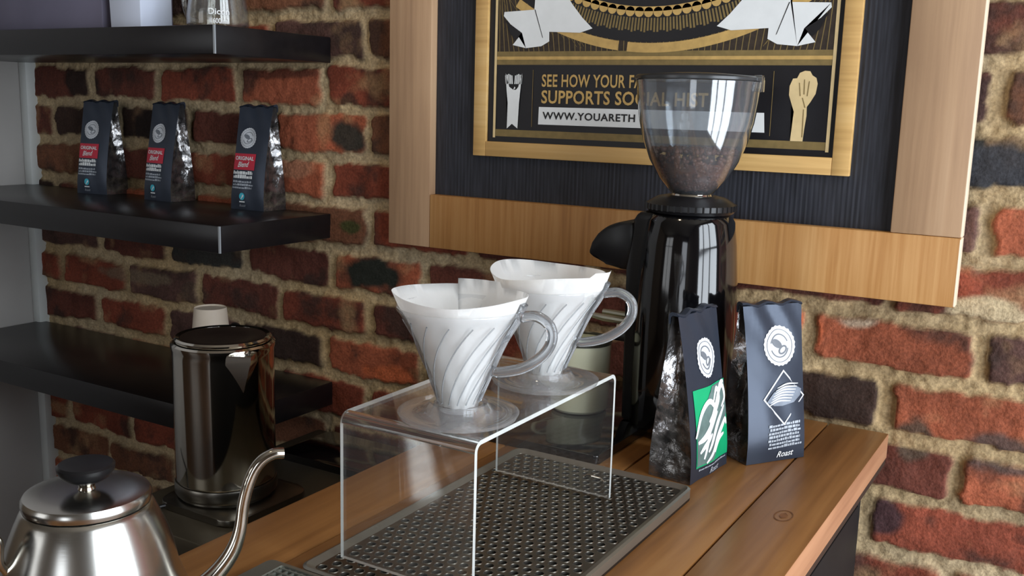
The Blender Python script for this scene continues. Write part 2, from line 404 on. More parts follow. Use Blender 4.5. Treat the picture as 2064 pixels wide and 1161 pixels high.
# rest of the room: the plastered return wall on the left, floor, ceiling, window walls
sbox('wall_left', M_plaster, -2.10, -1.925, -0.95, 0.02, -0.9, 1.8)
sbox('trim_1', M_plaster_w, -1.926, -1.9, -0.02, 0.012, -0.9, 1.8, bev=0.006)
sbox('floor', M_floor, -4.3, 1.2, -4.7, 0.1, -0.95, -0.9)
sbox('ceiling', M_ceil, -4.3, 1.2, -4.7, 0.1, 1.8, 1.85)
M_brick_plain = mat('plain_brick', srgb(120, 66, 48), 0.85, noise_s=14, noise_amt=0.35, bump=0.5, bump_s=60)
bm = bmesh.new()
box(bm, -4.3, BX0, 0.02, 0.12, -0.9, 1.8); box(bm, BX1, 1.2, 0.0, 0.12, -0.9, 1.8)
box(bm, BX0, BX1, 0.0, 0.12, -0.9, BZ0); box(bm, BX0, BX1, 0.0, 0.12, BZ1, 1.8)
struct('wall_rear', bm, M_brick_plain)
# right wall with one large window, front wall with two
def holed(name, axis, c0, c1, a0, a1, holes):
    bm = bmesh.new(); ks = sorted(set([a0, a1]+[h[0] for h in holes]+[h[1] for h in holes]))
    for s, e in zip(ks, ks[1:]):
        hh = [h for h in holes if h[0] <= s+1e-6 and h[1] >= e-1e-6]
        segs = [(-0.9, 1.8)] if not hh else [(-0.9, hh[0][2]), (hh[0][3], 1.8)]
        for z0, z1 in segs:
            if axis == 'x': box(bm, c0, c1, s, e, z0, z1)
            else: box(bm, s, e, c0, c1, z0, z1)
    return struct(name, bm, M_room)
holed('wall_right', 'x', 1.1, 1.2, -4.7, 0.0, [(-1.75, -0.15, -0.8, 1.55)])
holed('wall_front', 'y', -4.7, -4.6, -4.3, 1.2, [(-3.6, -1.9, -0.2, 1.6), (0.0, 1.0, -0.9, 1.3)])
sbox('wall_west', M_room, -4.3, -4.2, -4.7, 0.02, -0.9, 1.8)
def winframe(name, axis, c, a0, a1, z0, z1, nx, nz):
    bm = bmesh.new(); t = 0.03
    def b(s, e, p, q):
        if axis == 'x': box(bm, c, c+.05, s, e, p, q)
        else: box(bm, s, e, c, c+.05, p, q)
    for i in range(nx+1):
        s = a0+(a1-a0)*i/nx; b(max(a0, s-t), min(a1, s+t), z0, z1)
    for i in range(nz+1):
        s = z0+(z1-z0)*i/nz; b(a0, a1, max(z0, s-t), min(z1, s+t))
    struct(name, bm, M_wf)
winframe('window_1', 'x', 1.12, -1.75, -0.15, -0.8, 1.55, 3, 2)
winframe('window_2', 'y', -4.67, -3.6, -1.9, -0.2, 1.6, 2, 2)
winframe('window_3', 'y', -4.67, 0.0, 1.0, -0.9, 1.3, 1, 2)
def area(name, loc, direc, sx, sy, power, col):
    l = bpy.data.lights.new(name, 'AREA'); l.shape = 'RECTANGLE'; l.size = sx; l.size_y = sy; l.energy = power; l.color = col
    o = bpy.data.objects.new(name, l); COL.objects.link(o); o.location = loc
    o.rotation_euler = Vector(direc).to_track_quat('-Z', 'Y').to_euler(); return o
area('daylight_right_window', (1.22, -0.95, 0.375), (-1, 0, 0), 1.6, 2.35, 50, (0.86, 0.93, 1.0))
area('daylight_front_left_window', (-2.75, -4.72, 0.7), (0, 1, 0), 1.7, 1.8, 6, (1.0, 0.93, 0.83))
area('daylight_front_door_window', (0.5, -4.72, 0.2), (0, 1, 0), 1.0, 2.2, 7, (0.95, 0.97, 1.0))
def spot(name, loc, target, power, size=0.9, blend=0.6, col=(1, 0.78, 0.5), r=0.05):
    l = bpy.data.lights.new(name, 'SPOT'); l.energy = power; l.color = col; l.spot_size = size; l.spot_blend = blend; l.shadow_soft_size = r
    o = bpy.data.objects.new(name, l); COL.objects.link(o); o.location = loc
    o.rotation_euler = (Vector(target)-Vector(loc)).to_track_quat('-Z', 'Y').to_euler()
spot('ceiling_spotlight', (-0.75, -1.15, 1.70), (-0.85, -0.1, 0.2), 7, size=0.9)
w = bpy.data.worlds.new('World'); scene.world = w; w.use_nodes = True
w.node_tree.nodes['Background'].inputs[0].default_value = (0.75, 0.86, 1.0, 1); w.node_tree.nodes['Background'].inputs[1].default_value = 0.6

# ------------------------------------------------------------------ SHELVES (one laminate shelf each, screwed to the bricks)
def shelf(z_top, label):
    t = thing('wall_shelf', (-1.51, 0, z_top), 0, label, 'shelf')
    bm = bmesh.new(); box(bm, -0.405, 0.404, -0.25, -0.004, -0.041, 0, bev=0.0015)
    obj('shelf_board', bm, M_black_lam, t)
    bm = bmesh.new(); box(bm, 0.4015, 0.4047, -0.2508, -0.2485, -0.0405, -0.0005)  # pale strip paints the highlight on the shelf's near corner
    tag(obj('edge_strip', bm, M_shelf_edge, t), 'pale corner of the edging with its highlight painted in')
shelf(0.493, 'topmost black wall shelf carrying the grey box and glass jug')
shelf(0.206, 'middle black wall shelf with three coffee bags standing on it')
shelf(-0.085, 'lowest black wall shelf, half hidden behind the polished steel kettle')

# ------------------------------------------------------------------ COUNTER
M_wood = wood_mat('counter_wood', srgb(108, 68, 32), srgb(154, 106, 58), srgb(180, 136, 84), 'Y', 0.55, rough=0.42, coat=0.08)
M_wood_e = wood_mat('counter_wood_edge', srgb(140, 94, 66), srgb(176, 126, 92), srgb(194, 146, 110), 'Y', 0.8, rough=0.5)
M_wood_d = mat('seam_shadow', srgb(50, 30, 16), 0.8, noise_s=20, noise_amt=0.2)
ct = thing('wooden_counter', (0, 0, 0), 0, 'long wooden plank counter running out from the brick wall', 'counter')
bm = bmesh.new()
seams = [-0.651, -0.566, -0.418, -0.271, -0.196]
for a, b in zip(seams, seams[1:]):
    box(bm, a+0.0012, b-0.0012, -1.75, -0.004, -0.032, 0, bev=0.0012)
for f in bm.faces:
    c = f.calc_center_median()
    if c.x > -0.1985 and f.normal.x > 0.5: f.material_index = 1
obj('worktop', bm, [M_wood, M_wood_e], ct)
bm = bmesh.new(); box(bm, -0.649, -0.198, -1.75, -0.006, -0.040, -0.0325)
obj('underboard', bm, M_wood_d, ct)
# knots as shaped inlays in the grain (dark rings seen in the boards)
for kx, ky, kr in ((-0.235, -0.338, 0.009), (-0.50, -0.70, 0.005)):
    bm = bmesh.new()
    flat_poly(bm, [(kx+kr*.42*math.cos(t*PI/8), ky+kr*.8*math.sin(t*PI/8)+.001*math.sin(t*2)) for t in range(16)], lambda x, y: (x, y, .0003))
    for r_ in (1.0,):
        outer = [(kx+kr*r_*math.cos(t*PI/12), ky+kr*1.7*r_*math.sin(t*PI/12)) for t in range(24)]
        inner = [(kx+kr*(r_-.13)*math.cos(t*PI/12), ky+kr*1.7*(r_-.13)*math.sin(t*PI/12)) for t in range(24)]
        strip(bm, outer, inner, lambda x, y: (x, y, 0.0003))
    tag(obj('wood_knot', bm, mat('knot', srgb(118, 76, 42), 0.5, noise_s=90, noise_amt=0.4), ct), 'dark knot rings in the boards')
bm = bmesh.new(); box(bm, -0.636, -0.218, -1.7, -0.03, -0.895, -0.040, bev=0.002)
box(bm, -0.219, -0.215, -0.80, -0.06, -0.84, -0.08, bev=0.001)
obj('cabinet', bm, M_black_mt, ct)

# lower steel bench against the wall, with a black mat on it
bt = thing('steel_bench', (-1.3, -0.22, -0.175), 0, 'low dull steel bench top left of the wooden counter, under the steel kettle', 'bench')
bm = bmesh.new(); box(bm, 0.165, 0.635, -0.225, 0.212, -0.03, 0, bev=0.002); obj('bench_top', bm, mat('bench_steel', srgb(104, 98, 84), 0.38, metal=.7, noise_s=12, noise_amt=.12), bt)
bm = bmesh.new(); box(bm, 0.18, 0.62, -0.19, 0.2, -0.72, -0.03); obj('bench_body', bm, M_black_mt, bt)
bm = bmesh.new(); prism(bm, rrect(-1.09, -0.70, -0.155, -0.03, 0.01), -0.175, -0.163, bev=0.0012)
tag(obj('serving_tray', bm, M_black_gl), 'flat black tray on the low steel bench behind the wooden counter', 'tray')

# ------------------------------------------------------------------ FRAMED POSTER
M_fr_v = wood_mat('frame_wood_pale', srgb(150, 116, 88), srgb(182, 146, 112), srgb(204, 170, 136), 'Z', 0.7, rough=0.55)
M_fr_h = wood_mat('frame_wood_warm', srgb(140, 92, 46), srgb(176, 124, 68), srgb(198, 150, 94), 'Z', 1.1, rough=0.5, grain=1.5)
M_fr_e = mat('frame_side_lit', srgb(226, 205, 178), 0.5, noise_s=60, noise_amt=0.06)  # paler colour paints in the light falling on the frame's right side
M_corr = mat('black_board', srgb(42, 43, 50), 0.6, noise_s=50, noise_amt=0.45, stretch=(5, 1, .35))
pf = thing('framed_poster', (-0.565, 0, 0.173), 0, 'large black and gold poster in a wide pale wooden frame on the bricks', 'poster')
FX0, FX1, FW, FT = -0.398, 0.430, 0.0785, 0.74
FY0, FY1 = -0.034, -0.012
for nm, mt_, a in (('frame_stile', M_fr_v, (FX0, FX0+FW, FY0, FY1, 0.0, FT)), ('frame_stile', M_fr_v, (FX1-FW, FX1, FY0, FY1, 0.0818, FT)),
                   ('frame_rail', M_fr_h, (FX0+FW+.0004, FX1, FY0, FY1, 0.0, 0.0815)), ('frame_rail', M_fr_h, (FX0+FW+.0004, FX1-FW-.0004, FY0, FY1, FT-0.08, FT))):
    bm = bmesh.new(); box(bm, *a, bev=0.0015)
    for f in bm.faces:
        if f.calc_center_median().x > FX1-0.001: f.material_index = 1
    obj(nm, bm, [mt_, M_fr_e], pf)
bm = bmesh.new()            # ribbed black backing board
x = FX0+FW-0.005; zz0, zz1 = 0.075, FT-0.07; k = 0; pitch = 0.0042
prof = []
while x < FX1-FW+0.005:
    prof.append((x, -0.0188-.0005*math.sin(k*2.3)-(.0004 if k % 3 else 0))); x += pitch/2; k += 1
A = [bm.verts.new((p[0], p[1], zz0)) for p in prof]; B = [bm.verts.new((p[0], p[1], zz1)) for p in prof]
for i in range(len(prof)-1): bm.faces.new((A[i], A[i+1], B[i+1], B[i]))
C0 = [bm.verts.new((prof[0][0], -0.0125, zz0)), bm.verts.new((prof[-1][0], -0.0125, zz0)), bm.verts.new((prof[-1][0], -0.0125, zz1)), bm.verts.new((prof[0][0], -0.0125, zz1))]
bm.faces.new(C0)
obj('backing_board', bm, M_corr, pf, ang=180)
# world -> poster local helper: poster art lies in a plane, x,z given in world wall coordinates
ox, oz = -0.565, 0.173
M_gold = mat('gold_print', srgb(196, 160, 96), 0.45, noise_s=90, noise_amt=0.12)
M_gold_d = mat('olive_print', srgb(128, 108, 66), 0.5, noise_s=90, noise_amt=0.15)
M_ink = mat('black_print', srgb(20, 18, 22), 0.4, noise_s=60, noise_amt=0.1)
M_brownink = mat('brown_print', srgb(52, 42, 34), 0.5, noise_s=160, noise_amt=0.3)
M_wht = mat('white_print', srgb(232, 234, 234), 0.5, noise_s=50, noise_amt=0.03)
M_cream = mat('cream_print', srgb(222, 196, 146), 0.5, noise_s=60, noise_amt=0.08)
M_trimwood = wood_mat('poster_trim_wood', srgb(176, 132, 74), srgb(214, 172, 108), srgb(232, 198, 140), 'X', 0.8, rough=0.45)
def PL(y): return lambda X, Z: (X-ox+.0125, y, Z-oz)
bm = bmesh.new()            # pale wooden moulding round the poster
TX0, TX1, TZ0, TZ1, TW = -0.811, -0.268, 0.3175, 0.905, 0.0215
box(bm, TX0-ox, TX0+TW-ox, -0.028, -0.0196, TZ0-oz, TZ1-oz, bev=.001); box(bm, TX1-TW-ox, TX1-ox, -0.028, -0.0196, TZ0-oz, TZ1-oz, bev=.001)
box(bm, TX0+TW-ox, TX1-TW-ox, -0.028, -0.0196, TZ0-oz, TZ0+TW-oz, bev=.001); box(bm, TX0+TW-ox, TX1-TW-ox, -0.028, -0.0196, TZ1-TW-oz, TZ1-oz, bev=.001)
obj('poster_moulding', bm, M_trimwood, pf)
bm = bmesh.new(); box(bm, TX0+TW-ox, TX1-TW-ox, -0.0225, -0.0197, TZ0+TW-oz, TZ1-TW-oz)
obj('poster_sheet', bm, M_ink, pf)
PX0, PX1, PZ0 = -0.792, -0.308, 0.345
YA, YB, YC, YD = -0.0228, -0.0231, -0.0234, -0.0237
def art(name, m, fn, *args, par=None):
    bm = bmesh.new(); fn(bm, *args); return obj(name, bm, m, par or pf, normals=False, flat=True)
CXp, CZp = -0.548, 0.842      # centre of the round emblem
def a_border(bm):
    F = PL(YC); t = .004
    for a in ((PX0, PX0+t, PZ0, 0.86), (PX1-t, PX1, PZ0, 0.86), (PX0, PX1, 0.855, 0.86)):
        grid_rect(bm, *a, F, 1, 1)
art('border_line', M_cream, a_border)
def a_lower(bm, z0, z1): grid_rect(bm, PX0+.004, PX1-.004, z0, z1, PL(YA), 1, 1)
art('olive_band', M_gold_d, a_lower, PZ0+.002, PZ0+.012)
art('olive_band', M_gold_d, a_lower, 0.449, 0.4675)
def a_band2(bm): grid_rect(bm, PX0+.004, PX1-.004, 0.456, 0.4605, PL(YB), 1, 1)
art('gold_line', M_gold, a_band2)
def a_lower2(bm, t0, t1):     # lower gold rim arc with a gap, under the emblem
        F = PL(YB)
        o_ = [(CXp+0.377*math.cos(math.radians(t0+(t1-t0)*i/30)), CZp+0.377*math.sin(math.radians(t0+(t1-t0)*i/30))) for i in range(31)]
        i_ = [(CXp+0.3645*math.cos(math.radians(t0+(t1-t0)*i/30)), CZp+0.3645*math.sin(math.radians(t0+(t1-t0)*i/30))) for i in range(31)]
        strip(bm, o_, i_, F, closed=False)
art('gold_arc', M_gold, a_lower2, 236, 262.5); art('gold_arc', M_gold, a_lower2, 264.5, 305)
def a_field(bm): grid_rect(bm, PX0+.004, PX1-.004, 0.4675, 0.855, PL(YA), 1, 1)
art('brown_field', M_brownink, a_field)
def a_hatch(bm):
    F = PL(YA-.00012); rr = random.Random(3)
    for i in range(58):
        x = PX0+.008+(PX1-PX0-.02)*i/57
        k = (x-CXp)/0.25; x2 = x+0.05*k*abs(k)
        grid_rect(bm, 0, 1, 0, 1, lambda u, v: F(min(max(x+(x2-x)*v, PX0+.005), PX1-.005)+(u-.5)*.0011, 0.4675+v*0.13), 1, 1)
    for i in range(60):
        x = PX0+.006+rr.random()*(PX1-PX0-.04); z = 0.47+rr.random()*.05; s = 1 if x > CXp else -1
        grid_rect(bm, 0, 1, 0, 1, lambda u, v: F(min(max(x+s*v*.03, PX0+.005), PX1-.005), z+v*.04+(u-.5)*.0009), 1, 1)
art('fine_hatching', M_gold_d, a_hatch)
def a_disc(bm): flat_poly(bm, [(CXp+0.3635*math.cos(2*PI*i/120), min(CZp+0.3635*math.sin(2*PI*i/120), 0.855)) for i in range(60, 121)], PL(YB))
art('emblem_disc', M_ink, a_disc)
def a_rays(bm):
    F = PL(YC)
    for i in range(230):
        a = math.radians(183+i*174/229); w_ = 0.0014
        for r1, r2 in ((0.3325, 0.3495+0.0015*math.sin(i*1.7)),):
            d = (math.cos(a), math.sin(a)); t_ = (-d[1], d[0])
            pts = [(CXp+d[0]*r1-t_[0]*w_*.8, CZp+d[1]*r1-t_[1]*w_*.8), (CXp+d[0]*r2-t_[0]*w_, CZp+d[1]*r2-t_[1]*w_),
                   (CXp+d[0]*r2+t_[0]*w_, CZp+d[1]*r2+t_[1]*w_), (CXp+d[0]*r1+t_[0]*w_*.8, CZp+d[1]*r1+t_[1]*w_*.8)]
            if min(p[1] for p in pts) < 0.85: flat_poly(bm, pts, F)
art('emblem_rays', M_gold_d, a_rays)
def a_inner(bm):
    for r_ in (.305, .292, .276): strip(bm, [(CXp+(r_+.002)*math.cos(math.radians(182+176*i/60)), CZp+(r_+.002)*math.sin(math.radians(182+176*i/60))) for i in range(61)], [(CXp+r_*math.cos(math.radians(182+176*i/60)), CZp+r_*math.sin(math.radians(182+176*i/60))) for i in range(61)], PL(YC), closed=False)
art('emblem_rings', M_gold_d, a_inner)
def a_beads(bm):
    F = PL(YC-.0001)
    for i in range(76):
        a = math.radians(182+i*176/75); c = (CXp+0.325*math.cos(a), CZp+0.325*math.sin(a))
        flat_poly(bm, [(c[0]+.0066*math.cos(t*PI/6), c[1]+.0066*math.sin(t*PI/6)) for t in range(12)], F)
    o_ = [(CXp+0.324*math.cos(math.radians(182+176*i/60)), CZp+0.324*math.sin(math.radians(182+176*i/60))) for i in range(61)]
    i_ = [(CXp+0.318*math.cos(math.radians(182+176*i/60)), CZp+0.318*math.sin(math.radians(182+176*i/60))) for i in range(61)]
    strip(bm, o_, i_, F, closed=False)
art('bead_ring', M_gold, a_beads)
L1 = [(-.690, .560), (-.668, .530), (-.652, .512), (-.636, .4975), (-.655, .492), (-.703, .494), (-.7025, .481), (-.715, .4745), (-.74, .472), (-.762, .4765),
      (-.747, .493), (-.766, .505), (-.778, .517), (-.777, .5225), (-.728, .5245), (-.727, .541), (-.70, .56)]
def a_rib(bm, q): flat_poly(bm, q, PL(YD))
def a_ribline(bm, s, k):
    g = lambda x: x if s == 1 else 2*CXp-x; F = PL(YD-.0002)
    if k: flat_poly(bm, [(g(-.7275), .5245), (g(-.7262), .5245), (g(-.7125), .4855), (g(-.7138), .4865)], F)
    else: flat_poly(bm, [(g(-.776), .513), (g(-.766), .504), (g(-.748), .493), (g(-.757), .483), (g(-.766), .492)], F)
for s_, q in ((1, L1), (-1, [(2*CXp-a, b) for a, b in L1][::-1])):
    rb_ = art('ribbon', M_wht, a_rib, q)
    art('ribbon_fold', M_ink, a_ribline, s_, 1, par=rb_); art('ribbon_fold', M_ink, a_ribline, s_, 0, par=rb_)
def a_txt(bm):
    F = PL(YC)
    put_text(bm, 'SEE HOW YOUR FA', -.7125, .4185, .154, .0175, F, bold=.018, spacing=1.05)
    put_text(bm, 'SUPPORTS SOCIAL HIST', -.7125, .3955, .247, .0185, F, bold=.022, spacing=1.05)
art('poster_lettering', M_gold, a_txt)
def a_bar(bm): flat_poly(bm, [(-.716, .3905), (-.391, .3905), (-.389, .366), (-.7165, .366)], PL(YC))
art('web_address_bar', M_wht, a_bar)
def a_web(bm): put_text(bm, 'WWW.YOUARETH', -.7095, .3735, .143, .0105, PL(YD), bold=.025, spacing=1.1)
art('web_address', M_ink, a_web)
def a_thin(bm, x): grid_rect(bm, x, x+.0008, .362, .442, PL(YC), 1, 1)
art('divider_line', M_gold_d, a_thin, -.3825); art('divider_line', M_gold_d, a_thin, -.7275)
def a_hands(bm):            # two raised white hands on a swallow-tailed strip
    F = PL(YC)
    flat_poly(bm, [(-.7725, .437), (-.766, .418), (-.7595, .414), (-.757, .4185), (-.7545, .414), (-.751, .418), (-.745, .437), (-.7475, .412), (-.749, .395), (-.7505, .359),
                   (-.760, .3655), (-.7685, .3585), (-.768, .395), (-.7705, .414)], F)
    for i in range(5):
        for x0, s in ((-.7725, 1), (-.7455, -1)):
            xx = x0+s*i*.0026
            flat_poly(bm, [(xx-.0009, .436-.001*abs(i-2)), (xx+.0009, .436-.001*abs(i-2)), (xx+.0010+s*.001, .422), (xx-.0008+s*.001, .422)][::1], F)
art('hands_emblem', M_wht, a_hands)
def a_fist(bm):             # raised fist holding a bunch, cream silhouette
    F = PL(YC)
    pts = [(-.356, .357), (-.3555, .374), (-.354, .393), (-.3575, .402), (-.3615, .413), (-.3615, .424), (-.358, .433), (-.353, .4335), (-.350, .440), (-.344, .4425), (-.3375, .442),
           (-.3345, .437), (-.3295, .434), (-.3275, .427), (-.329, .415), (-.3345, .405), (-.3385, .399), (-.338, .388), (-.3395, .372), (-.3405, .357)]
    flat_poly(bm, pts, F)
art('fist_emblem', M_cream, a_fist)
def a_fl(bm):
    F = PL(YD)
    for a, b, c, d in ((-.350, .428, -.348, .412), (-.344, .432, -.3435, .414), (-.338, .430, -.3395, .412), (-.345, .410, -.341, .398), (-.3425, .396, -.342, .362)):
        flat_poly(bm, [(a, b), (a+.0009, b), (c+.0011, d), (c, d)], F)
art('fist_crease', M_gold_d, a_fl)

# ------------------------------------------------------------------ COFFEE BAGS
M_film = mat('bag_film_matte', srgb(56, 63, 76), 0.34, metal=0.45, spec=0.6, bump=0.25, bump_s=28, noise_s=12, noise_amt=0.1)
M_foil = mat('bag_film_gloss', srgb(128, 126, 126), 0.20, metal=0.85, spec=0.8, bump=1.0, bump_s=75, noise_s=70, noise_amt=0.75)
M_badge = mat('badge_silver', srgb(208, 210, 214), 0.4, noise_s=80, noise_amt=0.05)
M_badge_d = mat('badge_ink', srgb(112, 116, 122), 0.5, noise_s=80, noise_amt=0.1)
M_redlab = mat('red_label', srgb(196, 40, 62), 0.4, noise_s=60, noise_amt=0.06)
M_greenlab = mat('green_label', srgb(20, 158, 104), 0.4, noise_s=60, noise_amt=0.06)
M_teal = mat('teal_print', srgb(60, 176, 196), 0.4, noise_s=60, noise_amt=0.05)
M_greyprint = mat('grey_print', srgb(168, 174, 182), 0.45, noise_s=120, noise_amt=0.12)
def bag_surface(w, d, h, seed, lean=0.0):
    rr = random.Random(seed)
    ph = [rr.random()*6 for _ in range(6)]
    def taper(t): return 1-(max(0, t-.12)/.88)**1.25*0.86
    def width(t): return w*(1-.05*math.sin(t*3)+(.0 if t < .93 else .01))
    def front(u, t):        # u in -.5...5, t in 0..1 -> y of the front film
        s = (1-(2*u)**2)
        y = -d/2*taper(t)-0.0032*s*math.sin(min(1, t*1.25)*PI)*(w/.08)
        y += 0.0012*math.sin(u*9+ph[0]+t*7)*math.sin(t*6+ph[1])*s
        y += 0.0016*math.sin(u*14+t*22+ph[2])*max(0, t-.55)*2*s
        return y+lean*t*h
    F = lambda off: (lambda x, z: (x, front(x/w, z/h)-off, z))
    return taper, width, front, F
def make_bag(t, w, d, h, seed, lean=0.0, crumple=0.0035):
    taper, width, front, F = bag_surface(w, d, h, seed, lean)
    rr = random.Random(seed*31+5)
    NU, NV, NS = 14, 30, 7
    bm = bmesh.new(); rings = []
    for j in range(NV+1):
        tt = j/NV; ww = width(tt); ring = []
        def jj(a): return (rr.random()-.5)*2*a
        for i in range(NU+1):
            u = -.5+i/NU; ring.append((u*ww, front(u, tt), tt*h, 0))
        yf = front(.5, tt); yb = -yf+2*lean*tt*h
        pinch = min(.48*ww*.6, .004+.016*tt)*(1 if tt > .12 else tt/.12)
        for i in range(1, NS):
            k = i/NS; y = yf+(yb-yf)*k; g = 1-abs(2*k-1); a = crumple*min(1, tt*8)*(1 if tt < .95 else .3)
            ring.append((ww/2-pinch*g+jj(a)*.8, y+jj(a)*.5*taper(tt), tt*h+(jj(a*.6) if 0 < j < NV else 0), 1))
        for i in range(NU+1):
            u = .5-i/NU; y = -front(u, tt)+2*lean*tt*h
            ring.append((u*ww, y, tt*h, 0))
        for i in range(1, NS):
            k = i/NS; y = yb+(yf-yb)*k; g = 1-abs(2*k-1); a = crumple*min(1, tt*8)*(1 if tt < .95 else .3)
            ring.append((-ww/2+pinch*g+jj(a)*.8, y+jj(a)*.5*taper(tt), tt*h+(jj(a*.6) if 0 < j < NV else 0), 1))
        rings.append([(bm.verts.new(p[:3]), p[3]) for p in ring])
    n = len(rings[0])
    for j in range(NV):
        for i in range(n):
            k = (i+1) % n
            f = bm.faces.new((rings[j][i][0], rings[j][k][0], rings[j+1][k][0], rings[j+1][i][0]))
            side = rings[j][i][1] or rings[j][k][1]
            f.material_index = 1 if side else 0; f.smooth = True
    bm.faces.new([r[0] for r in rings[0]][::-1]); bm.faces.new([r[0] for r in rings[-1]])
    bmesh.ops.recalc_face_normals(bm, faces=bm.faces)
    for e in bm.edges:
        if len(e.link_faces) == 2 and e.link_faces[0].material_index != e.link_faces[1].material_index: e.smooth = False
    me = bpy.data.meshes.new('bag_body'); bm.to_mesh(me); bm.free(); me.materials.append(M_film); me.materials.append(M_foil)
    o = bpy.data.objects.new('bag_body', me); COL.objects.link(o); o.parent = t
    # folded over top seal
    bm = bmesh.new()
    ww = width(1); y0 = lean*h
    P = [(-.0035, 0), (-.0065, .0025), (-.004, .006), (.004, .0075), (.0085, .004), (.0095, -.004), (.0085, -.016), (.0065, -.016), (.0065, -.004), (.003, .001)]
    V = []
    for i in range(13):
        u = -.5+i/12; s = .0012*math.sin(i*1.3+seed)
        V.append([bm.verts.new((u*ww*1.005, y0+p[0]*.7+s, h-.001+p[1]*.55+s*1.5)) for p in P])
    for A, B in zip(V, V[1:]):
        for k in range(len(P)): bm.faces.new((A[k], A[(k+1) % len(P)], B[(k+1) % len(P)], B[k]))
    bm.faces.new(V[0]); bm.faces.new(V[-1])
    obj('folded_top', bm, M_film, t)
    return F
def badge(t, F, cx, cz, r):
    bm = bmesh.new(); G = F(.0007); n = 48
    c = bm.verts.new(G(cx, cz)); prev = None; rings = []
    for q in (.35, .7, 1.0):
        rings.append([bm.verts.new(G(cx+r*q*(1+(.05 if q == 1 and i % 2 else 0))*math.cos(2*PI*i/n), cz+r*1.0*q*(1+(.05 if q == 1 and i % 2 else 0))*math.sin(2*PI*i/n))) for i in range(n)])
    for i in range(n): bm.faces.new((c, rings[0][i], rings[0][(i+1) % n]))
    for A, B in zip(rings, rings[1:]):
        for i in range(n): bm.faces.new((A[i], B[i], B[(i+1) % n], A[(i+1) % n]))
    b = obj('badge', bm, M_badge, t, normals=False, ang=80); tag(b, 'round silver badge with scalloped rim')
    bm = bmesh.new(); G = F(.0011)
    for rad, th, a0, a1 in ((.82, .03, 0, 360), (.55, .06, 20, 165), (.55, .06, 200, 345)):
        k = 36; o_ = [(cx+r*(rad+th)*math.cos(math.radians(a0+(a1-a0)*i/k)), cz+r*(rad+th)*math.sin(math.radians(a0+(a1-a0)*i/k))) for i in range(k+1)]
        i_ = [(cx+r*rad*math.cos(math.radians(a0+(a1-a0)*i/k)), cz+r*rad*math.sin(math.radians(a0+(a1-a0)*i/k))) for i in range(k+1)]
        strip(bm, o_, i_, G, closed=False)
    def leaf(x, z, a, b, rot):
        ca, sa = math.cos(rot), math.sin(rot); P = []
        for i in range(20):
            th = 2*PI*i/20; p, q = a*math.cos(th), b*math.sin(th); P.append((cx+r*(x+p*ca-q*sa), cz+r*(z+p*sa+q*ca)))
        return P
    flat_poly(bm, leaf(-.16, .12, .36, .2, -.5), G)
    # outline of the second bean
    o_ = leaf(.2, -.22, .32, .2, .5); i_ = leaf(.2, -.22, .22, .12, .5); strip(bm, o_, i_, G)
    obj('bean_mark', bm, M_badge_d, b, normals=False, flat=True)
def wavy_lines(t, F, x0, x1, z0, dz, n, hh, m, name, slant=0.0, seed=1):
    """rows of small unreadable print"""
    bm = bmesh.new(); G = F(.0007); rr = random.Random(seed)
    for k in range(n):
        z = z0-k*dz; x = x0+rr.random()*.002; end = x1-rr.random()*.006
        while x < end:
            wd = .0018+rr.random()*.004
            x2 = min(x+wd, end); ht = hh*(.75+.5*rr.random())
            flat_poly(bm, [(x, z+slant*(x-x0)), (x2, z+slant*(x2-x0)), (x2, z+ht+slant*(x2-x0)), (x, z+ht+slant*(x-x0))], G)
            x = x2+.0008
    obj(name, bm, m, t, normals=False, flat=True)
def script_word(t, F, word, x, z, w_, h_, m, rot=0.1, name='script_mark', off=.0011, bold=0.0, par=None):
    bm = bmesh.new(); put_text(bm, word, x, z, w_, h_, F(off), bold=bold, shear=.4, rot=rot)
    return obj(name, bm, m, par or t, normals=False, flat=True)

# three small bags on the middle shelf
def shelf_bag():
    w, d, h = .074, .054, .172
    t = thing('coffee_bag', (0, 0, 0), 0, '', 'coffee bag', 'bags of coffee on the middle shelf')
    F = make_bag(t, w, d, h, 11, lean=.02)
    badge(t, F, -.008, .120, .0165)
    bm = bmesh.new(); grid_rect(bm, -.034, .014, .067, .094, F(.0007), 6, 4)
    lab = obj('red_label', bm, M_redlab, t, normals=False); tag(lab, 'red label with white lettering')
    bm = bmesh.new(); put_text(bm, 'ORIGINAL', -.031, .083, .042, .0065, F(.0012), bold=.02)
    obj('label_lettering', bm, M_wht, lab, normals=False, flat=True)
    script_word(t, F, 'Blend', -.024, .071, .026, .009, M_wht, .05, 'label_script', .0012, .01, lab)
    wavy_lines(t, F, -.034, .014, .0595, .0068, 2, .005, M_wht, 'small_print', seed=3)
    wavy_lines(t, F, -.034, .014, .0455, .005, 3, .0028, M_greyprint, 'fine_print', seed=5)
    bm = bmesh.new(); G = F(.0009)
    flat_poly(bm, [(-.010+.0058*math.cos(i*PI/8), .0225+.0062*math.sin(i*PI/8)) for i in range(16)], G)
    obj('teal_mark', bm, M_teal, t, normals=False, flat=True)
    bm = bmesh.new(); flat_poly(bm, [(-.016, .0125), (-.004, .0125), (-.004, .0145), (-.016, .0145)], F(.0009))
    flat_poly(bm, [(-.013, .017), (-.010, .019), (-.006, .024), (-.008, .026)], F(.0012)); obj('seal_print', bm, M_wht, t, normals=False, flat=True)
    script_word(t, F, 'Roast', -.016, .005, .014, .0045, M_greyprint, .02)
    return t
b3 = shelf_bag()
SB = [(b3, -1.240, -.038, 2, 'rightmost of the three red-labelled coffee bags on the middle shelf, nearest the shelf end'),
      (None, -1.462, -.038, -2, 'middle of the three red-labelled coffee bags on the middle shelf'),
      (None, -1.650, -.038, 8, 'leftmost of the three red-labelled coffee bags on the middle shelf')]
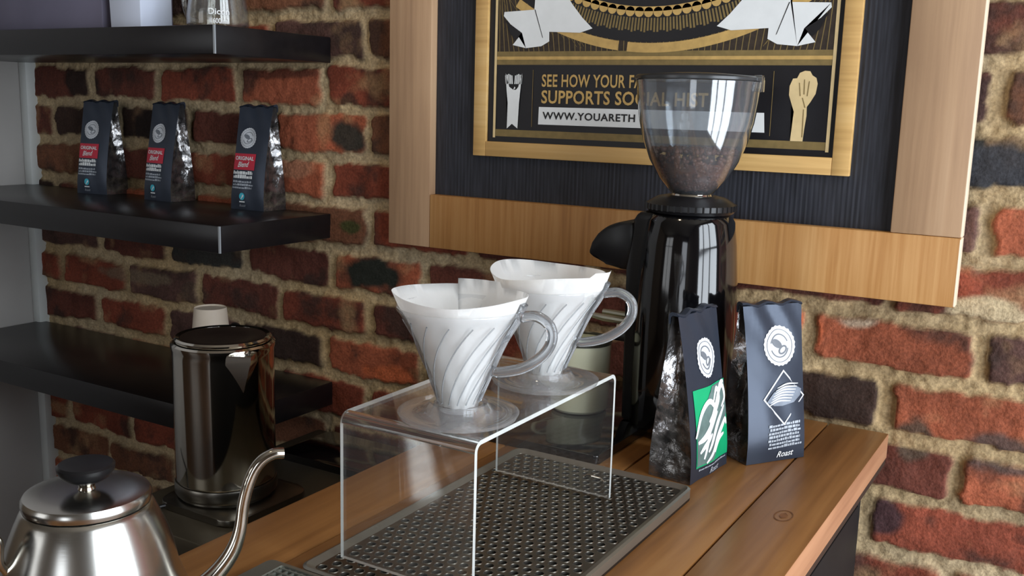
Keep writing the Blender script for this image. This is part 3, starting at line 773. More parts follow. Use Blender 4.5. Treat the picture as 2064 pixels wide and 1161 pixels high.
for o, x, y, rz, lb in SB:
    if o is None: o = copy_tree(b3)
    o.location = (x, y, .2062); o.rotation_euler = (0, 0, math.radians(rz)); o['label'] = lb

# green-label bag and diamond bag on the counter
t1 = thing('coffee_bag', (-.3605, -.2695, .0004), math.radians(83.5), 'black coffee bag with a bright green front panel, on the counter beside the grinder', 'coffee bag')
F = make_bag(t1, .088, .050, .178, 21, lean=.02, crumple=.003)
badge(t1, F, .004, .128, .0205)
F0 = F; F = lambda off: (lambda x, z: F0(off)(x, z-.0135))
bm = bmesh.new(); grid_rect(bm, -.032, .042, .028, .112, F(.0007), 8, 8)
gp = obj('green_panel', bm, M_greenlab, t1, normals=False); tag(gp, 'bright green panel with white brush script')
# slanting grey-white brushed banner and script strokes
def stroke(bm, pts, wd, G):
    P = smooth_path([(p[0], p[1], 0) for p in pts], 6)
    L_, R_ = [], []
    for i, p in enumerate(P):
        d_ = (P[min(i+1, len(P)-1)]-P[max(i-1, 0)]).normalized(); n_ = Vector((-d_.y, d_.x, 0)); q = wd*(.35+.65*math.sin(PI*(i+.5)/len(P)))
        L_.append((p.x+n_.x*q, p.y+n_.y*q)); R_.append((p.x-n_.x*q, p.y-n_.y*q))
    strip(bm, L_, R_, G, closed=False)
bm = bmesh.new(); G = F(.0011)
def pl3(P, t):
    t *= 2; i = min(1, int(t)); f_ = t-i
    return (P[i][0]+(P[i+1][0]-P[i][0])*f_, P[i][1]+(P[i+1][1]-P[i][1])*f_)
PLf, PRt = [(-.031, .030), (-.031, .074), (.006, .1105)], [(.004, .030), (.041, .074), (.041, .1105)]
def band(u, v):
    a, b = pl3(PLf, v), pl3(PRt, v); return G(a[0]+(b[0]-a[0])*u, a[1]+(b[1]-a[1])*u)
grid_rect(bm, 0, 1, 0, 1, band, 8, 14)
obj('banner', bm, mat('banner_grey', srgb(96, 116, 112), .4, noise_s=80, noise_amt=.2), gp, normals=False, flat=True)
bm = bmesh.new(); G = F(.0015)
for pts, wd in (([(-.034, .062), (-.022, .084), (-.004, .096), (.008, .086), (-.006, .074)], .0022), ([(-.018, .036), (-.006, .064), (.012, .090), (.030, .108), (.038, .110)], .0028),
                ([(.002, .090), (.016, .106), (.022, .096), (.010, .082)], .0022), ([(.020, .098), (.034, .106), (.038, .092), (.026, .084)], .002),
                ([(-.030, .056), (-.016, .060), (.000, .070), (.014, .082)], .003), ([(-.010, .042), (.004, .056), (.018, .072), (.034, .084)], .0026),
                ([(-.012, .030), (.002, .040), (.016, .054), (.034, .068), (.038, .062)], .0026), ([(-.026, .044), (-.014, .052), (.0, .06)], .0022), ([(.006, .038), (.018, .050), (.03, .054)], .002)):
    stroke(bm, pts, wd*1.35, G)
obj('brush_script', bm, M_wht, gp, normals=False, flat=True)
wavy_lines(t1, F, -.026, .040, .0235, .004, 1, .0016, M_greyprint, 'fine_print', slant=.02, seed=9)
F = F0
script_word(t1, F, 'Roast', -.002, .0022, .022, .0065, M_greyprint, .04, bold=.01)

t2 = thing('coffee_bag', (-.3075, -.1735, .0004), math.radians(55.5), 'black coffee bag with a silver diamond emblem, right of the green-panel bag', 'coffee bag')
F = make_bag(t2, .082, .050, .177, 45, lean=.02, crumple=.003)
badge(t2, F, .006, .131, .0215)
bm = bmesh.new(); G = F(.0008)
dc, dr = (.009, .073), .030
D = lambda s: [(dc[0]-dr*s, dc[1]), (dc[0], dc[1]-dr*1.05*s), (dc[0]+dr*s, dc[1]), (dc[0], dc[1]+dr*1.05*s)]
strip(bm, D(1), D(.92), G)
dm = obj('diamond_emblem', bm, M_badge, t2, normals=False, flat=True)
bm = bmesh.new()
F1 = F; F = lambda off: (lambda x, z: F1(off)(x, z-.013)); G = F(.0011)
flat_poly(bm, [(-.0165, .083), (-.006, .093), (.010, .099), (.024, .099), (.034, .094), (.032, .087), (.022, .080), (.006, .077), (-.006, .078)], G)
obj('diamond_banner', bm, mat('banner_silver', srgb(120, 128, 140), .4, noise_s=80, noise_amt=.2), dm, normals=False, flat=True)
bm = bmesh.new()
for k in range(7):
    z = .079+k*.0031; x0_ = -.013+.002*k; 
    stroke(bm, [(x0_, z), (x0_+.014, z+.004), (x0_+.030, z+.003)], .0009, F(.0014))
obj('banner_strokes', bm, M_badge, dm, normals=False, flat=True)
F = F1
wavy_lines(t2, F, -.014, .036, .0405, .0042, 7, .0026, M_greyprint, 'small_print', slant=.04, seed=13)
script_word(t2, F, 'Roast', .000, .0045, .024, .007, M_wht, .04, bold=.01)

# ------------------------------------------------------------------ GRINDER
gr = thing('coffee_grinder', (-.42, -.15, 0), 0, 'tall glossy black coffee grinder with a clear bean hopper', 'coffee grinder')
bm = bmesh.new()
prism(bm, rrect(-.185, -.028, -.17, .13, .006), 0.0005, .011, bev=.0015)
obj('base_plate', bm, M_black_gl, gr)
bm = bmesh.new()
lathe(bm, [(0, .011), (.059, .011), (.062, .016), (.0625, .06), (.0622, .14), (.060, .19), (.0565, .235), (.0525, .262), (.047, .271), (.043, .274), (0, .274)], 72)
obj('motor_housing', bm, M_black_gl, gr, ang=40)
bm = bmesh.new()            # dosing front that faces left, carries the chute hood
prism(bm, [(-.064, .011), (.0, .011), (.0, .272), (-.052, .272), (-.060, .262), (-.0645, .20)], -.034, .034, axis='y', bev=.006)
obj('dosing_front', bm, M_black_pl, gr)
bm = bmesh.new()
hood = [(-.060, .258), (-.080, .256), (-.095, .250), (-.108, .240), (-.116, .228), (-.120, .214), (-.112, .209), (-.094, .203), (-.075, .198), (-.060, .198)]
prism(bm, hood, -.030, .030, axis='y', bev=.005)
obj('chute_hood', bm, M_black_pl, gr)
bm = bmesh.new()
lathe(bm, [(0, .272), (.049, .272), (.053, .276), (.053, .282), (.047, .286), (.040, .290), (.030, .292), (0, .292)], 60)
for a in range(40): 
    t_ = 2*PI*a/40; box(bm, .0525*math.cos(t_)-.0012, .0525*math.cos(t_)+.0012, .0525*math.sin(t_)-.0012, .0525*math.sin(t_)+.0012, .2755, .2825)
obj('adjustment_collar', bm, M_black_pl, gr)
bm = bmesh.new(); 
for y in (-.016, .016): tube(bm, [(-.060, y, .132), (-.10, y, .133), (-.116, y*.9, .134)], [.0045, .0045, .0035], 10)
tube(bm, [(-.060, 0, .121), (-.088, 0, .121)], .004, 10)
tag(obj('portafilter_fork', bm, mat('pale_metal', srgb(190, 190, 176), .3, metal=.8), gr), 'pale metal fork')
bm = bmesh.new(); box(bm, -.096, -.06, -.01, .01, .104, .116, bev=.003); obj('dosing_button', bm, M_black_pl, gr)
# hopper: clear bowl, lid ring
M_hop = clear_mat('hopper_plastic', (0.86, 0.88, 0.9, 1), .06, 2.2, haze=.07, haze_col=(.85, .88, .92, 1))
hp = [(.020, .284), (.0205, .292), (.026, .296), (.040, .312), (.052, .333), (.0605, .355), (.0665, .378), (.0695, .400), (.0708, .415), (.0722, .424)]
bm = bmesh.new(); lathe(bm, hp+[(.0708, .424), (.0694, .415), (.0681, .400), (.0651, .378), (.0591, .356), (.0506, .334), (.0386, .313), (.0245, .297), (.0190, .292), (.0185, .284)], 72)
hb = obj('hopper', bm, M_hop, gr, ang=60); tag(hb, 'clear plastic hopper bowl')
bm = bmesh.new(); lathe(bm, [(0, .4245), (.0715, .4245), (.0735, .4255), (.0735, .4285), (.071, .4305), (.03, .4335), (0, .434)], 72)
obj('hopper_lid', bm, mat('smoky_lid', srgb(58, 60, 62), .25, spec=.6, noise_s=10, noise_amt=.1), hb)
bm = bmesh.new(); box(bm, .0675, .0765, -.007, .007, .413, .4315, bev=.001); obj('hopper_tab', bm, M_hop, hb)
bm = bmesh.new(); lathe(bm, [(.0205, .284), (.0245, .284), (.0255, .290), (.0225, .296), (.0205, .295)], 40); obj('hopper_neck_ring', bm, M_steel_pol, hb)
# beans: heap of separate beans in one mesh
M_bean = mat('roasted_bean', srgb(104, 64, 46), .35, noise_s=200, noise_amt=.35)
bm = bmesh.new(); rr = random.Random(4)
def rad_at(z):
    for (r1, z1), (r2, z2) in zip(hp, hp[1:]):
        if z1 <= z <= z2: return r1+(r2-r1)*(z-z1)/(z2-z1)-.0022
    return .02
lathe(bm, [(0, .297), (.023, .299), (.034, .3115), (.044, .330), (.0, .338)], 24)
for k in range(620):
    if k < 430: z = .299+rr.random()**.8*.042; r = rad_at(z)-.0045-rr.random()*.002
    else: r = math.sqrt(rr.random())*.049; z = .343+rr.random()*.003
    a = rr.random()*2*PI; c = Vector((r*math.cos(a), r*math.sin(a), z))
    m_ = Matrix.Translation(c) @ Matrix.Rotation(rr.random()*6, 4, Vector((rr.random()-.5, rr.random()-.5, rr.random()-.5+.01)).normalized()) @ Matrix.Diagonal((.0046, .0033, .0026, 1))
    bmesh.ops.create_icosphere(bm, subdivisions=1, radius=1.0, matrix=m_)
o = obj('coffee_beans', bm, M_bean, None, ang=80); o.location = (-.42, -.15, 0)
tag(o, 'dark roasted coffee beans filling the bottom of the grinder hopper', 'coffee beans', kind='stuff')

# ------------------------------------------------------------------ ENAMEL MUG
mg = thing('enamel_mug', (-.549, -.168, .0112), 0, 'cream enamel mug behind the acrylic stand, beside the black grinder', 'mug')
M_enam = mat('cream_enamel', srgb(234, 235, 206), .2, spec=.6, noise_s=20, noise_amt=.05)
bm = bmesh.new(); lathe(bm, [(0, .002), (.034, .001), (.0365, .004), (.0375, .02), (.0385, .088), (.0385, .089), (.0367, .089), (.036, .02), (.034, .006), (0, .005)], 56); mb = obj('mug_body', bm, M_enam, mg)
bm = bmesh.new(); lathe(bm, [(.0364, .089), (.0364, .091), (.0376, .0925), (.0392, .091), (.0392, .0875), (.0387, .0875), (.0384, .089)], 56); tag(obj('rim', bm, mat('rim_dark', srgb(70, 70, 60), .3, noise_s=30, noise_amt=.1), mg), 'dark painted rim')
bm = bmesh.new(); tube(bm, smooth_path([(-.036, 0, .066), (-.052, 0, .068), (-.062, 0, .052), (-.058, 0, .03), (-.037, 0, .02)], 6), .0035, 10); obj('handle', bm, M_enam, mg)

# ------------------------------------------------------------------ PERFORATED DRIP TRAY
M_traytop = M_steel_tray
TRX0, TRX1, TRY0, TRY1 = -.535, -.326, -.703, -.345
dt = thing('drip_tray', ((TRX0+TRX1)/2, (TRY0+TRY1)/2, 0), 0, 'long perforated steel drip tray under the acrylic stand', 'drip tray')
bm = bmesh.new(); hx, hy = (TRX1-TRX0)/2, (TRY1-TRY0)/2
prism(bm, rrect(-hx, hx, -hy, hy, .012), .0004, .003)
obj('tray_pan', bm, mat('pan_dark', srgb(34, 27, 22), .5, metal=.3, noise_s=16, noise_amt=.3), dt)
bm = bmesh.new(); o_ = rrect(-hx, hx, -hy, hy, .012, 6); i_ = rrect(-hx+.0026, hx-.0026, -hy+.0026, hy-.0026, .010, 6); i3 = rrect(-hx+.009, hx-.009, -hy+.009, hy-.009, .006, 6)
R_ = [[bm.verts.new((p[0], p[1], z)) for p in pl] for pl, z in ((o_, .003), (o_, .0118), (i_, .0128), (i3, .0094), (i3, .0080))]
for A, B in zip(R_, R_[1:]):
    for i in range(len(A)): bm.faces.new((A[i], A[(i+1) % len(A)], B[(i+1) % len(A)], B[i]))
obj('tray_rim', bm, mat('rim_steel', srgb(172, 170, 160), .34, metal=.85, noise_s=10, noise_amt=.08), dt, ang=30)
bm = bmesh.new()            # plate with staggered raised holes
px_, py_ = .0116, .0112; X0, X1, Y0, Y1 = -hx+.009, hx-.009, -hy+.009, hy-.009
nx = int((X1-X0)/px_); ny = int((Y1-Y0)/py_); ZP = .0092
px_ = (X1-X0)/nx; py_ = (Y1-Y0)/ny; NS = 12
for j in range(ny):
    for i in range(nx+(1 if j % 2 else 0)):
        if j % 2 == 0: xa, xb = X0+i*px_, X0+(i+1)*px_
        else: xa, xb = max(X0, X0+(i-.5)*px_), min(X1, X0+(i+.5)*px_)
        ya, yb = Y0+j*py_, Y0+(j+1)*py_; cx, cy = (xa+xb)/2, (ya+yb)/2
        if xb-xa < px_*.9:
            bm.faces.new([bm.verts.new(p) for p in ((xa, ya, ZP), (xb, ya, ZP), (xb, yb, ZP), (xa, yb, ZP))]); continue
        sq = []; rg = []
        for k in range(NS):
            a = 2*PI*(k+.5)/NS-PI; dx, dy = math.cos(a), math.sin(a); s = 1/max(abs(dx)/((xb-xa)/2), abs(dy)/((yb-ya)/2))
            sq.append(bm.verts.new((cx+dx*s, cy+dy*s, ZP)))
        rs = [[bm.verts.new((cx+r*math.cos(2*PI*(k+.5)/NS-PI), cy+r*math.sin(2*PI*(k+.5)/NS-PI), z)) for k in range(NS)] for r, z in ((.0047, ZP), (.0041, ZP+.0007), (.0038, ZP+.0004), (.0036, ZP-.003))]
        L_ = [sq]+rs
        for q_, (A, B) in enumerate(zip(L_, L_[1:])):
            for k in range(NS): bm.faces.new((A[k], A[(k+1) % NS], B[(k+1) % NS], B[k])).material_index = 1 if q_ >= 3 else 0
        for (qx, qy) in ((xa, ya), (xb, ya), (xb, yb), (xa, yb)):      # close the cell corners
            sv = sorted(sq, key=lambda v: (v.co.x-qx)**2+(v.co.y-qy)**2)[:2]
            if (sv[0].co-sv[1].co).length > 1e-5 and abs(sv[0].co.x-sv[1].co.x) > 1e-6 and abs(sv[0].co.y-sv[1].co.y) > 1e-6:
                bm.faces.new((sv[0], sv[1], bm.verts.new((qx, qy, ZP))))
pl = obj('perforated_plate', bm, [M_traytop, mat('hole_wall', srgb(48, 44, 38), .7, metal=.2, noise_s=60, noise_amt=.2)], dt, ang=50)  # steel hole walls coloured dark, shade of the recess painted in
bm = bmesh.new(); tube(bm, [(-.004, hy-.034, .0094), (.0, hy-.034, .0125), (.016, hy-.036, .0125), (.020, hy-.036, .0094)], .0012, 8)
obj('lift_tab', bm, M_steel_pol, dt)

# small mesh tray in front
gt = thing('mesh_drip_tray', (-.494, -.7505, 0), 0, 'small steel tray with a square mesh insert, in front of the perforated tray', 'drip tray')
bm = bmesh.new(); o_ = rrect(-.062, .062, -.040, .040, .006, 4); i_ = rrect(-.043, .054, -.033, .033, .003, 4)
R_ = [[bm.verts.new((p[0], p[1], z)) for p in pl_] for pl_, z in ((o_, .0005), (o_, .016), (i_, .0185), (i_, .010))]
for A, B in zip(R_, R_[1:]):
    for i in range(len(A)): bm.faces.new((A[i], A[(i+1) % len(A)], B[(i+1) % len(A)], B[i]))
bm.faces.new(R_[-1]); bm.faces.new(R_[0][::-1])
obj('tray_rim', bm, mat('mesh_tray_steel', srgb(140, 138, 126), .4, metal=.6, noise_s=14, noise_amt=.12), gt)
bm = bmesh.new()
for i in range(15): 
    x = -.0405+i*.092/14; box(bm, x-.0009, x+.0009, -.0325, .0325, .0135, .0172)
for i in range(10):
    y = -.030+i*.060/9; box(bm, -.0425, .0535, y-.0009, y+.0009, .0139, .0176)
obj('mesh_insert', bm, mat('mesh_grey', srgb(132, 136, 126), .45, metal=.5, noise_s=30, noise_amt=.1), gt, ang=20)

# ------------------------------------------------------------------ ACRYLIC STAND
M_acr = clear_mat('clear_acrylic', (.985, .99, .985, 1), .03, 1.3, haze=.03)
M_acr_e = mat('acrylic_cut_edge', srgb(222, 226, 222), .25, spec=.6, trans=.35, ior=1.49, noise_s=60, noise_amt=.08)
st = thing('acrylic_riser', (-.4485, -.548, .0135), 0, 'clear acrylic U-shaped riser holding the two coffee drippers', 'display stand')
bm = bmesh.new()
hw, hl, H_, T_, rb = .0655, .1245, .1265, .0036, .009
def upath(off):
    pts = [(-hl+off, 0)]
    for i in range(9):
        a = PI-i*PI/2/8; pts.append((-hl+rb+(rb-off)*math.cos(a), H_-rb+(rb-off)*math.sin(a)))
    for i in range(9):
        a = PI/2-i*PI/2/8; pts.append((hl-rb+(rb-off)*math.cos(a), H_-rb+(rb-off)*math.sin(a)))
    pts.append((hl-off, 0)); return pts
Po, Pi = upath(0), upath(T_)
V = [[bm.verts.new((s*hw, p[0], p[1])) for p in P_] for s in (-1, 1) for P_ in (Po, Pi)]
for k in range(len(Po)-1):
    mi_ = 2 if (1 <= k <= 8 or 10 <= k <= 17) else 0
    bm.faces.new((V[0][k], V[0][k+1], V[2][k+1], V[2][k])).material_index = mi_
    bm.faces.new((V[1][k], V[3][k], V[3][k+1], V[1][k+1])).material_index = mi_
    for a, b in ((0, 1), (2, 3)):
        bm.faces.new((V[a][k], V[b][k], V[b][k+1], V[a][k+1])).material_index = 1
for k in (0, -1): bm.faces.new((V[0][k], V[1][k], V[3][k], V[2][k])).material_index = 1
obj('bent_sheet', bm, [M_acr, M_acr_e, mat('acrylic_bend', srgb(238, 240, 238), .05, trans=.95, ior=1.49, noise_s=5, noise_amt=.01)], st, ang=30)

# ------------------------------------------------------------------ DRIPPERS
M_drip = clear_mat('dripper_plastic', (.985, .99, .995, 1), .05, 1.0, haze=.16, haze_col=(.98, .99, 1, 1))
M_solidp = mat('clear_handle', srgb(236, 240, 244), .06, trans=.85, ior=1.45, noise_s=5, noise_amt=.01)
M_paper = mat('filter_paper', srgb(253, 252, 249), .8, noise_s=30, noise_amt=.02, bump=.15, bump_s=120)
M_paper.node_tree.nodes['Principled BSDF'].inputs['Subsurface Weight'].default_value = 0.2
M_paper.node_tree.nodes['Principled BSDF'].inputs['Subsurface Radius'].default_value = (.02, .02, .02)
def make_dripper():
    t = thing('coffee_dripper', (0, 0, 0), 0, '', 'coffee dripper', 'clear coffee drippers on the acrylic riser')
    bm = bmesh.new()        # saucer foot
    lathe(bm, [(.020, .012), (.0235, .0125), (.026, .009), (.029, .0055), (.040, .0035), (.0475, .0055), (.0495, .0048), (.0480, .0015), (.034, .0002), (.024, .0025), (.021, .007), (.020, .012)], 64)
    obj('saucer', bm, M_drip, t, ang=50)
    bm = bmesh.new()        # cone shell
    cone = [(.0155, .006), (.0165, .012), (.019, .020), (.0265, .040), (.036, .063), (.0445, .080), (.0492, .087), (.0510, .089), (.0512, .0915)]
    inn = [(.0497, .0915), (.0480, .0875), (.0432, .0805), (.0346, .0635), (.0252, .0405), (.0177, .0205), (.0150, .012), (.0142, .006)]
    lathe(bm, cone+inn+[cone[0]], 72)
    obj('cone', bm, M_drip, t, ang=50)
    bm = bmesh.new()        # spiral ribs
    for k in range(16):
        a0 = 2*PI*k/16; pts = []
        for i in range(13):
            q = i/12; z = .014+q*.068; r = np.interp(z, [c[1] for c in cone], [c[0] for c in cone])+.0003
            a = a0+q*1.05; pts.append((r*math.cos(a), r*math.sin(a), z))
        tube(bm, pts, [.0006]*13, 6)
    obj('spiral_ribs', bm, M_solidp, t, ang=60)
    bm = bmesh.new()        # handle: strap rib plus loop, towards +x
    rib = smooth_path([(.0185, 0, .016), (.029, 0, .042), (.039, 0, .066), (.049, 0, .084), (.0545, 0, .098)], 5)
    for a, b in zip(rib, rib[1:]): pass
    tube(bm, rib, [.0022+.0026*i/(len(rib)-1) for i in range(len(rib))], 10, flat=.7)
    loop = smooth_path([(.052, 0, .088), (.066, 0, .0895), (.0765, 0, .083), (.078, 0, .071), (.070, 0, .058), (.054, 0, .047), (.035, 0, .0415), (.029, 0, .042)], 6)
    tube(bm, loop, .0030, 10, flat=1.5)
    obj('handle', bm, M_solidp, t, ang=60)
    return t
IZ = [.006, .012, .0205, .0405, .0635, .0805, .0875, .0915]; IR = [.0142, .0150, .0177, .0252, .0346, .0432, .0480, .0497]
def make_filter(seed, h_extra, flap):
    bm = bmesh.new(); n = 72; rr = random.Random(seed); rings = []
    levels = [.010, .016, .026, .040, .055, .070, .082, .092, 1.0]
    for q in levels:
        ring = []
        for i in range(n+1):
            a = 2*PI*i/n+flap
            top = .092+h_extra*(1+.20*math.sin(2*a+seed)+.10*math.sin(3*a+seed*2))
            z = q if q < 1 else top
            r = float(np.interp(z, IZ, IR))-.0014+max(0, z-.0915)*.45
            r += .0007*math.sin(9*a+z*60)*(1 if z < .08 else .4)
            if z > .09: r += .0016*math.sin(2*a+seed*1.3)+(.0025 if i > n-9 else 0)
            if i > n-6: r += .0012
            ring.append(bm.verts.new((max(.003, r)*math.cos(a), max(.003, r)*math.sin(a), z+(.004 if (q == 1.0 and i > n-9) else 0))))
        rings.append(ring)
    for A, B in zip(rings, rings[1:]):
        for i in range(n): bm.faces.new((A[i], A[i+1], B[i+1], B[i]))
    bm.faces.new([bm.verts.new((v.co.x, v.co.y, v.co.z)) for v in rings[0][:-1]][::-1])
    sol = bmesh.ops.solidify(bm, geom=bm.faces[:], thickness=.0005)
    return bm
d1 = make_dripper()
d2 = copy_tree(d1)
for o, loc, rz, lb in ((d1, (-.4290, -.6265, .1405), 8, 'nearer of the two clear ribbed drippers, at the front of the acrylic riser'),
                       (d2, (-.4215, -.496, .1405), 12, 'farther clear ribbed dripper, behind the other one on the riser')):
    o.location = loc; o.rotation_euler = (0, 0, math.radians(rz)); o['label'] = lb
for loc, sd, hx_, fl, lb in (((-.4290, -.6265, .1405), 1.0, .009, 2.2, 'white paper filter standing up inside the nearer dripper'), ((-.4215, -.496, .1405), 2.4, .012, .4, 'white paper filter inside the farther dripper')):
    o = obj('paper_filter', make_filter(sd, hx_, fl), M_paper, None, ang=60); o.location = loc
    tag(o, lb, 'paper filter', 'paper filters in the drippers')

# ------------------------------------------------------------------ POLISHED KETTLE on the lower bench
ek = thing('steel_kettle', (-1.037, -.312, -.175), 0, 'tall polished steel kettle with a dark flat lid standing on its base below the shelves', 'kettle')
bm = bmesh.new(); prism(bm, rrect(-.058, .096, -.082, .074, .028, 7), .0005, .010, bev=.002); pb_ = obj('power_base', bm, M_steel_dark, ek)
bm = bmesh.new(); tube(bm, smooth_path([(-.035, -.080, .005), (-.05, -.10, .0035), (-.10, -.118, .0035), (-.19, -.10, .0035)], 6), .003, 8); obj('power_cord', bm, M_black_pl, pb_)
bm = bmesh.new(); lathe(bm, [(0, .010), (.066, .010), (.066, .014), (0, .014)], 48); lathe(bm, [(0, .0145), (.070, .0145), (.0715, .017), (.0715, .030), (.0705, .0325), (0, .0325)], 60)
obj('foot_ring', bm, M_steel_dark, ek)
bm = bmesh.new(); lathe(bm, [(0, .0332), (.0685, .0332), (.0695, .036), (.0695, .215), (.0700, .222), (.0712, .226), (.0712, .230), (.068, .2325), (0, .2325)], 96)
obj('kettle_body', bm, M_steel_pol, ek, ang=30)
bm = bmesh.new(); lathe(bm, [(.058, .2328), (.0655, .2335), (.0665, .237), (.064, .2395), (.059, .238), (.058, .2328)], 72); lr = obj('lid_ring', bm, M_steel_pol, ek)
bm = bmesh.new(); lathe(bm, [(0, .2328), (.0575, .2328), (.0585, .238), (.05, .2385), (.03, .236), (0, .2355)], 60); tag(obj('lid', bm, M_lid_dark, ek), 'dark flat lid')
bm = bmesh.new()            # triangular pouring lip
ang = math.radians(-22); dv = Vector((math.cos(ang), math.sin(ang), 0)); sv = Vector((-dv.y, dv.x, 0))
P = [dv*.064+sv*.024+Vector((0, 0, .226)), dv*.064-sv*.024+Vector((0, 0, .226)), dv*.098+Vector((0, 0, .228)), dv*.0675+Vector((0, 0, .168)),
     dv*.064+sv*.024+Vector((0, 0, .212)), dv*.064-sv*.024+Vector((0, 0, .212)), dv*.097+Vector((0, 0, .221))]
V = [bm.verts.new(p) for p in P]
for f in ((0, 1, 2), (0, 2, 6, 4), (2, 1, 5, 6), (4, 6, 3), (6, 5, 3)): bm.faces.new([V[i] for i in f])
obj('spout_lip', bm, M_steel_pol, ek, ang=20)
bm = bmesh.new(); hd = Vector((-.6, .8, 0)); tube(bm, smooth_path([hd*.068+Vector((0, 0, .222)), hd*.10+Vector((0, 0, .226)), hd*.115+Vector((0, 0, .20)), hd*.11+Vector((0, 0, .12)), hd*.098+Vector((0, 0, .06)), hd*.068+Vector((0, 0, .05))], 6), .009, 12)
obj('handle', bm, M_black_pl, ek)

# ------------------------------------------------------------------ PAPER CUP upside down on the lowest shelf
bm = bmesh.new(); lathe(bm, [(.0395, .0), (.0405, .0015), (.0395, .004), (.0385, .004), (.0275, .120), (.0265, .122), (.0255, .1195), (0, .1195)], 56)
lathe(bm, [(.0385, .001), (.0265, .117)], 56)
o = obj('paper_cup', bm, mat('cup_paper', srgb(225, 208, 188), .6, noise_s=30, noise_amt=.04), None); o.location = (-1.296, -.10, -.0848)
tag(o, 'upside-down pale paper cup on the lowest shelf behind the steel kettle', 'cup')

# ------------------------------------------------------------------ GOOSENECK KETTLE
ga = math.atan2(.115, .09)
gk = thing('gooseneck_kettle', (-.5945, -.8505, .0004), ga, 'brushed steel gooseneck pouring kettle with a black lid knob, nearest to the camera', 'kettle'); gk.scale = (1, 1, .945)
bm = bmesh.new()
lathe(bm, [(0, .0), (.066, .0), (.0695, .003), (.0705, .010), (.070, .022), (.0665, .036), (.0625, .048), (.0600, .056), (.0590, .062), (.0570, .072), (.0535, .084), (.0490, .096), (.0450, .1055), (.0432, .1085), (.0425, .109), (.040, .1092), (0, .1092)], 96)
obj('kettle_body', bm, M_steel, gk, ang=30)
bm = bmesh.new()
lathe(bm, [(0, .1095), (.0415, .1095), (.0428, .1105), (.0434, .113), (.0432, .116), (.0418, .1185), (.038, .1192), (.030, .1198), (.012, .1205), (0, .1205)], 96)
ld = obj('lid', bm, M_steel, gk, ang=30)
bm = bmesh.new(); lathe(bm, [(0, .1206), (.0060, .1206), (.0052, .1225), (.0070, .1255), (.0090, .127), (0, .127)], 32); obj('knob_stem', bm, M_steel_pol, ld)
bm = bmesh.new(); lathe(bm, [(0, .1272), (.011, .1272), (.0160, .1305), (.0192, .1355), (.0196, .139), (.018, .1405), (.010, .1412), (0, .1412)], 48); tag(obj('knob', bm, M_black_pl, ld), 'black round knob')
bm = bmesh.new()
sp = smooth_path([(.060, 0, .022), (.072, 0, .0265), (.084, 0, .036), (.094, 0, .048), (.1005, 0, .060), (.1045, 0, .074), (.107, 0, .093), (.1105, 0, .108), (.1155, 0, .121), (.122, 0, .1295), (.130, 0, .1335), (.1375, 0, .1335)], 6)
nn = len(sp); tube(bm, sp, [.0085-.0040*min(1, i/(nn*.5)) for i in range(nn)], 16)
obj('gooseneck_spout', bm, M_steel_pol, gk, ang=50)
bm = bmesh.new()
tube(bm, smooth_path([(-.056, 0, .072), (-.060, .0, .082), (-.060, 0, .097), (-.067, 0, .104), (-.080, 0, .103)], 6), .0028, 10)
obj('handle_bracket', bm, M_steel_pol, gk); bm = bmesh.new()
tube(bm, smooth_path([(-.064, 0, .030), (-.080, 0, .030), (-.100, 0, .040)], 6), .0028, 10)
obj('handle_bracket', bm, M_steel_pol, gk)
bm = bmesh.new(); tube(bm, smooth_path([(-.066, 0, .1035), (-.082, 0, .1045), (-.104, 0, .102), (-.118, 0, .090), (-.118, 0, .066), (-.106, 0, .044), (-.096, 0, .036)], 8), .0085, 14)
tag(obj('handle_grip', bm, M_black_pl, gk), 'black curved grip')

for c_ in gk.children:
    if c_.name.startswith('handle'): c_.rotation_euler = (0, 0, math.radians(24))

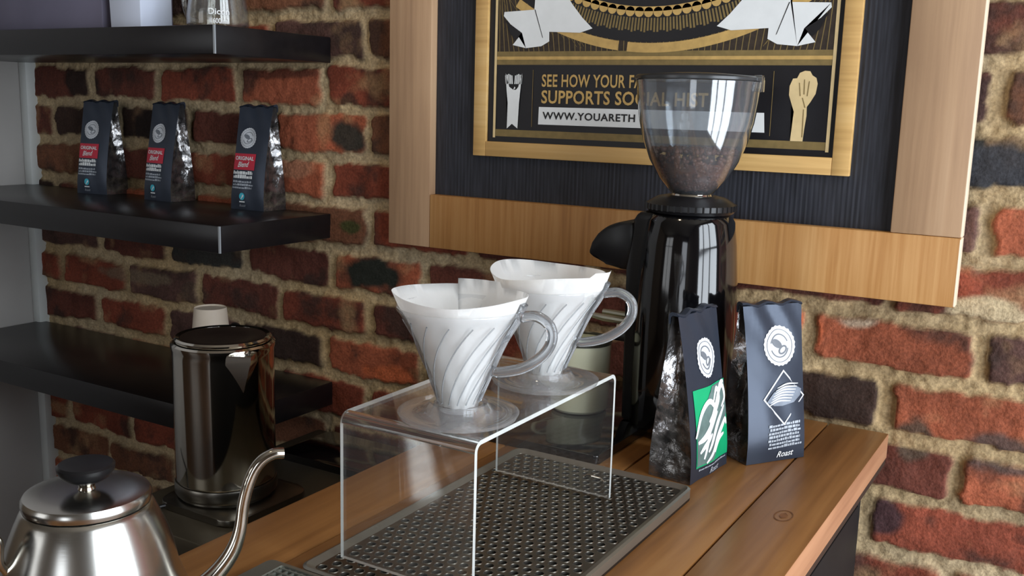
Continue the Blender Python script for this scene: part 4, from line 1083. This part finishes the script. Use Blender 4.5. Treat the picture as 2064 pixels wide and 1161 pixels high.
# ------------------------------------------------------------------ THINGS ON THE TOP SHELF (bottoms visible)
SZ = .4934
bm = bmesh.new(); box(bm, -.17, .17, -.07, .07, 0, .22, bev=.003)
box(bm, -.172, .172, -.072, .072, .18, .222, bev=.002)
o = obj('storage_box', bm, mat('grey_card', srgb(104, 100, 118), .7, noise_s=12, noise_amt=.08)); o.location = (-1.552, -.155, SZ)
tag(o, 'large mauve-grey box at the left of the top shelf', 'box')
bm = bmesh.new(); prism(bm, [(-.033, -.03), (.036, -.03), (.036, .03), (-.033, .03)], 0, .16, bev=.001)
for v in bm.verts:
    if v.co.x < 0: v.co.x -= v.co.z*.05
o = obj('paper_packet', bm, mat('white_card', srgb(206, 214, 232), .6, noise_s=14, noise_amt=.03)); o.location = (-1.322, -.20, SZ)
tag(o, 'white paper packet between the grey box and the glass jug', 'packet')
jg = thing('glass_jug', (-1.19, -.165, SZ), 0, 'clear glass measuring jug with white markings at the end of the top shelf', 'jug')
M_glass = clear_mat('jug_glass', (.92, .92, .9, 1), .03, 1.4, haze=.05)
bm = bmesh.new(); lathe(bm, [(0, .001), (.040, .001), (.046, .006), (.046, .02), (.040, .06), (.034, .09), (.033, .10), (.036, .112), (.0345, .112), (.0315, .10), (.0325, .09), (.0385, .06), (.0443, .02), (.044, .008), (.038, .004), (0, .004)], 56)
jb = obj('jug_body', bm, M_glass, jg)
bm = bmesh.new(); tube(bm, smooth_path([(-.036, 0, .09), (-.062, 0, .085), (-.074, 0, .055), (-.066, 0, .022), (-.045, 0, .014)], 6), .004, 10); obj('handle', bm, M_glass, jg)
bm = bmesh.new()
def Fj(u, z):
    a = math.radians(-52)+u/.046; r = .0466 if z < .02 else .0466-(z-.02)*.15+.0004; return (r*math.cos(a), r*math.sin(a), z)
put_text(bm, 'Dicon', -.006, .019, .030, .009, Fj, bold=.01); put_text(bm, '600 ml', .000, .006, .022, .008, Fj, bold=.02)
tag(obj('white_markings', bm, M_wht, jb, normals=False, flat=True), 'white printed markings')

# ------------------------------------------------------------------ small dark glossy measuring scoop handle behind the nearer dripper

# ------------------------------------------------------------------ render look
vs = scene.view_settings
vs.view_transform = 'Standard'; vs.look = 'None'; vs.gamma = 1.0; vs.use_curve_mapping = False; vs.exposure = 0.86
scene.cycles.max_bounces = 14; scene.cycles.transparent_max_bounces = 24; scene.cycles.transmission_bounces = 12
scene.cycles.use_denoising = True
scene.cycles.caustics_reflective = False; scene.cycles.caustics_refractive = False
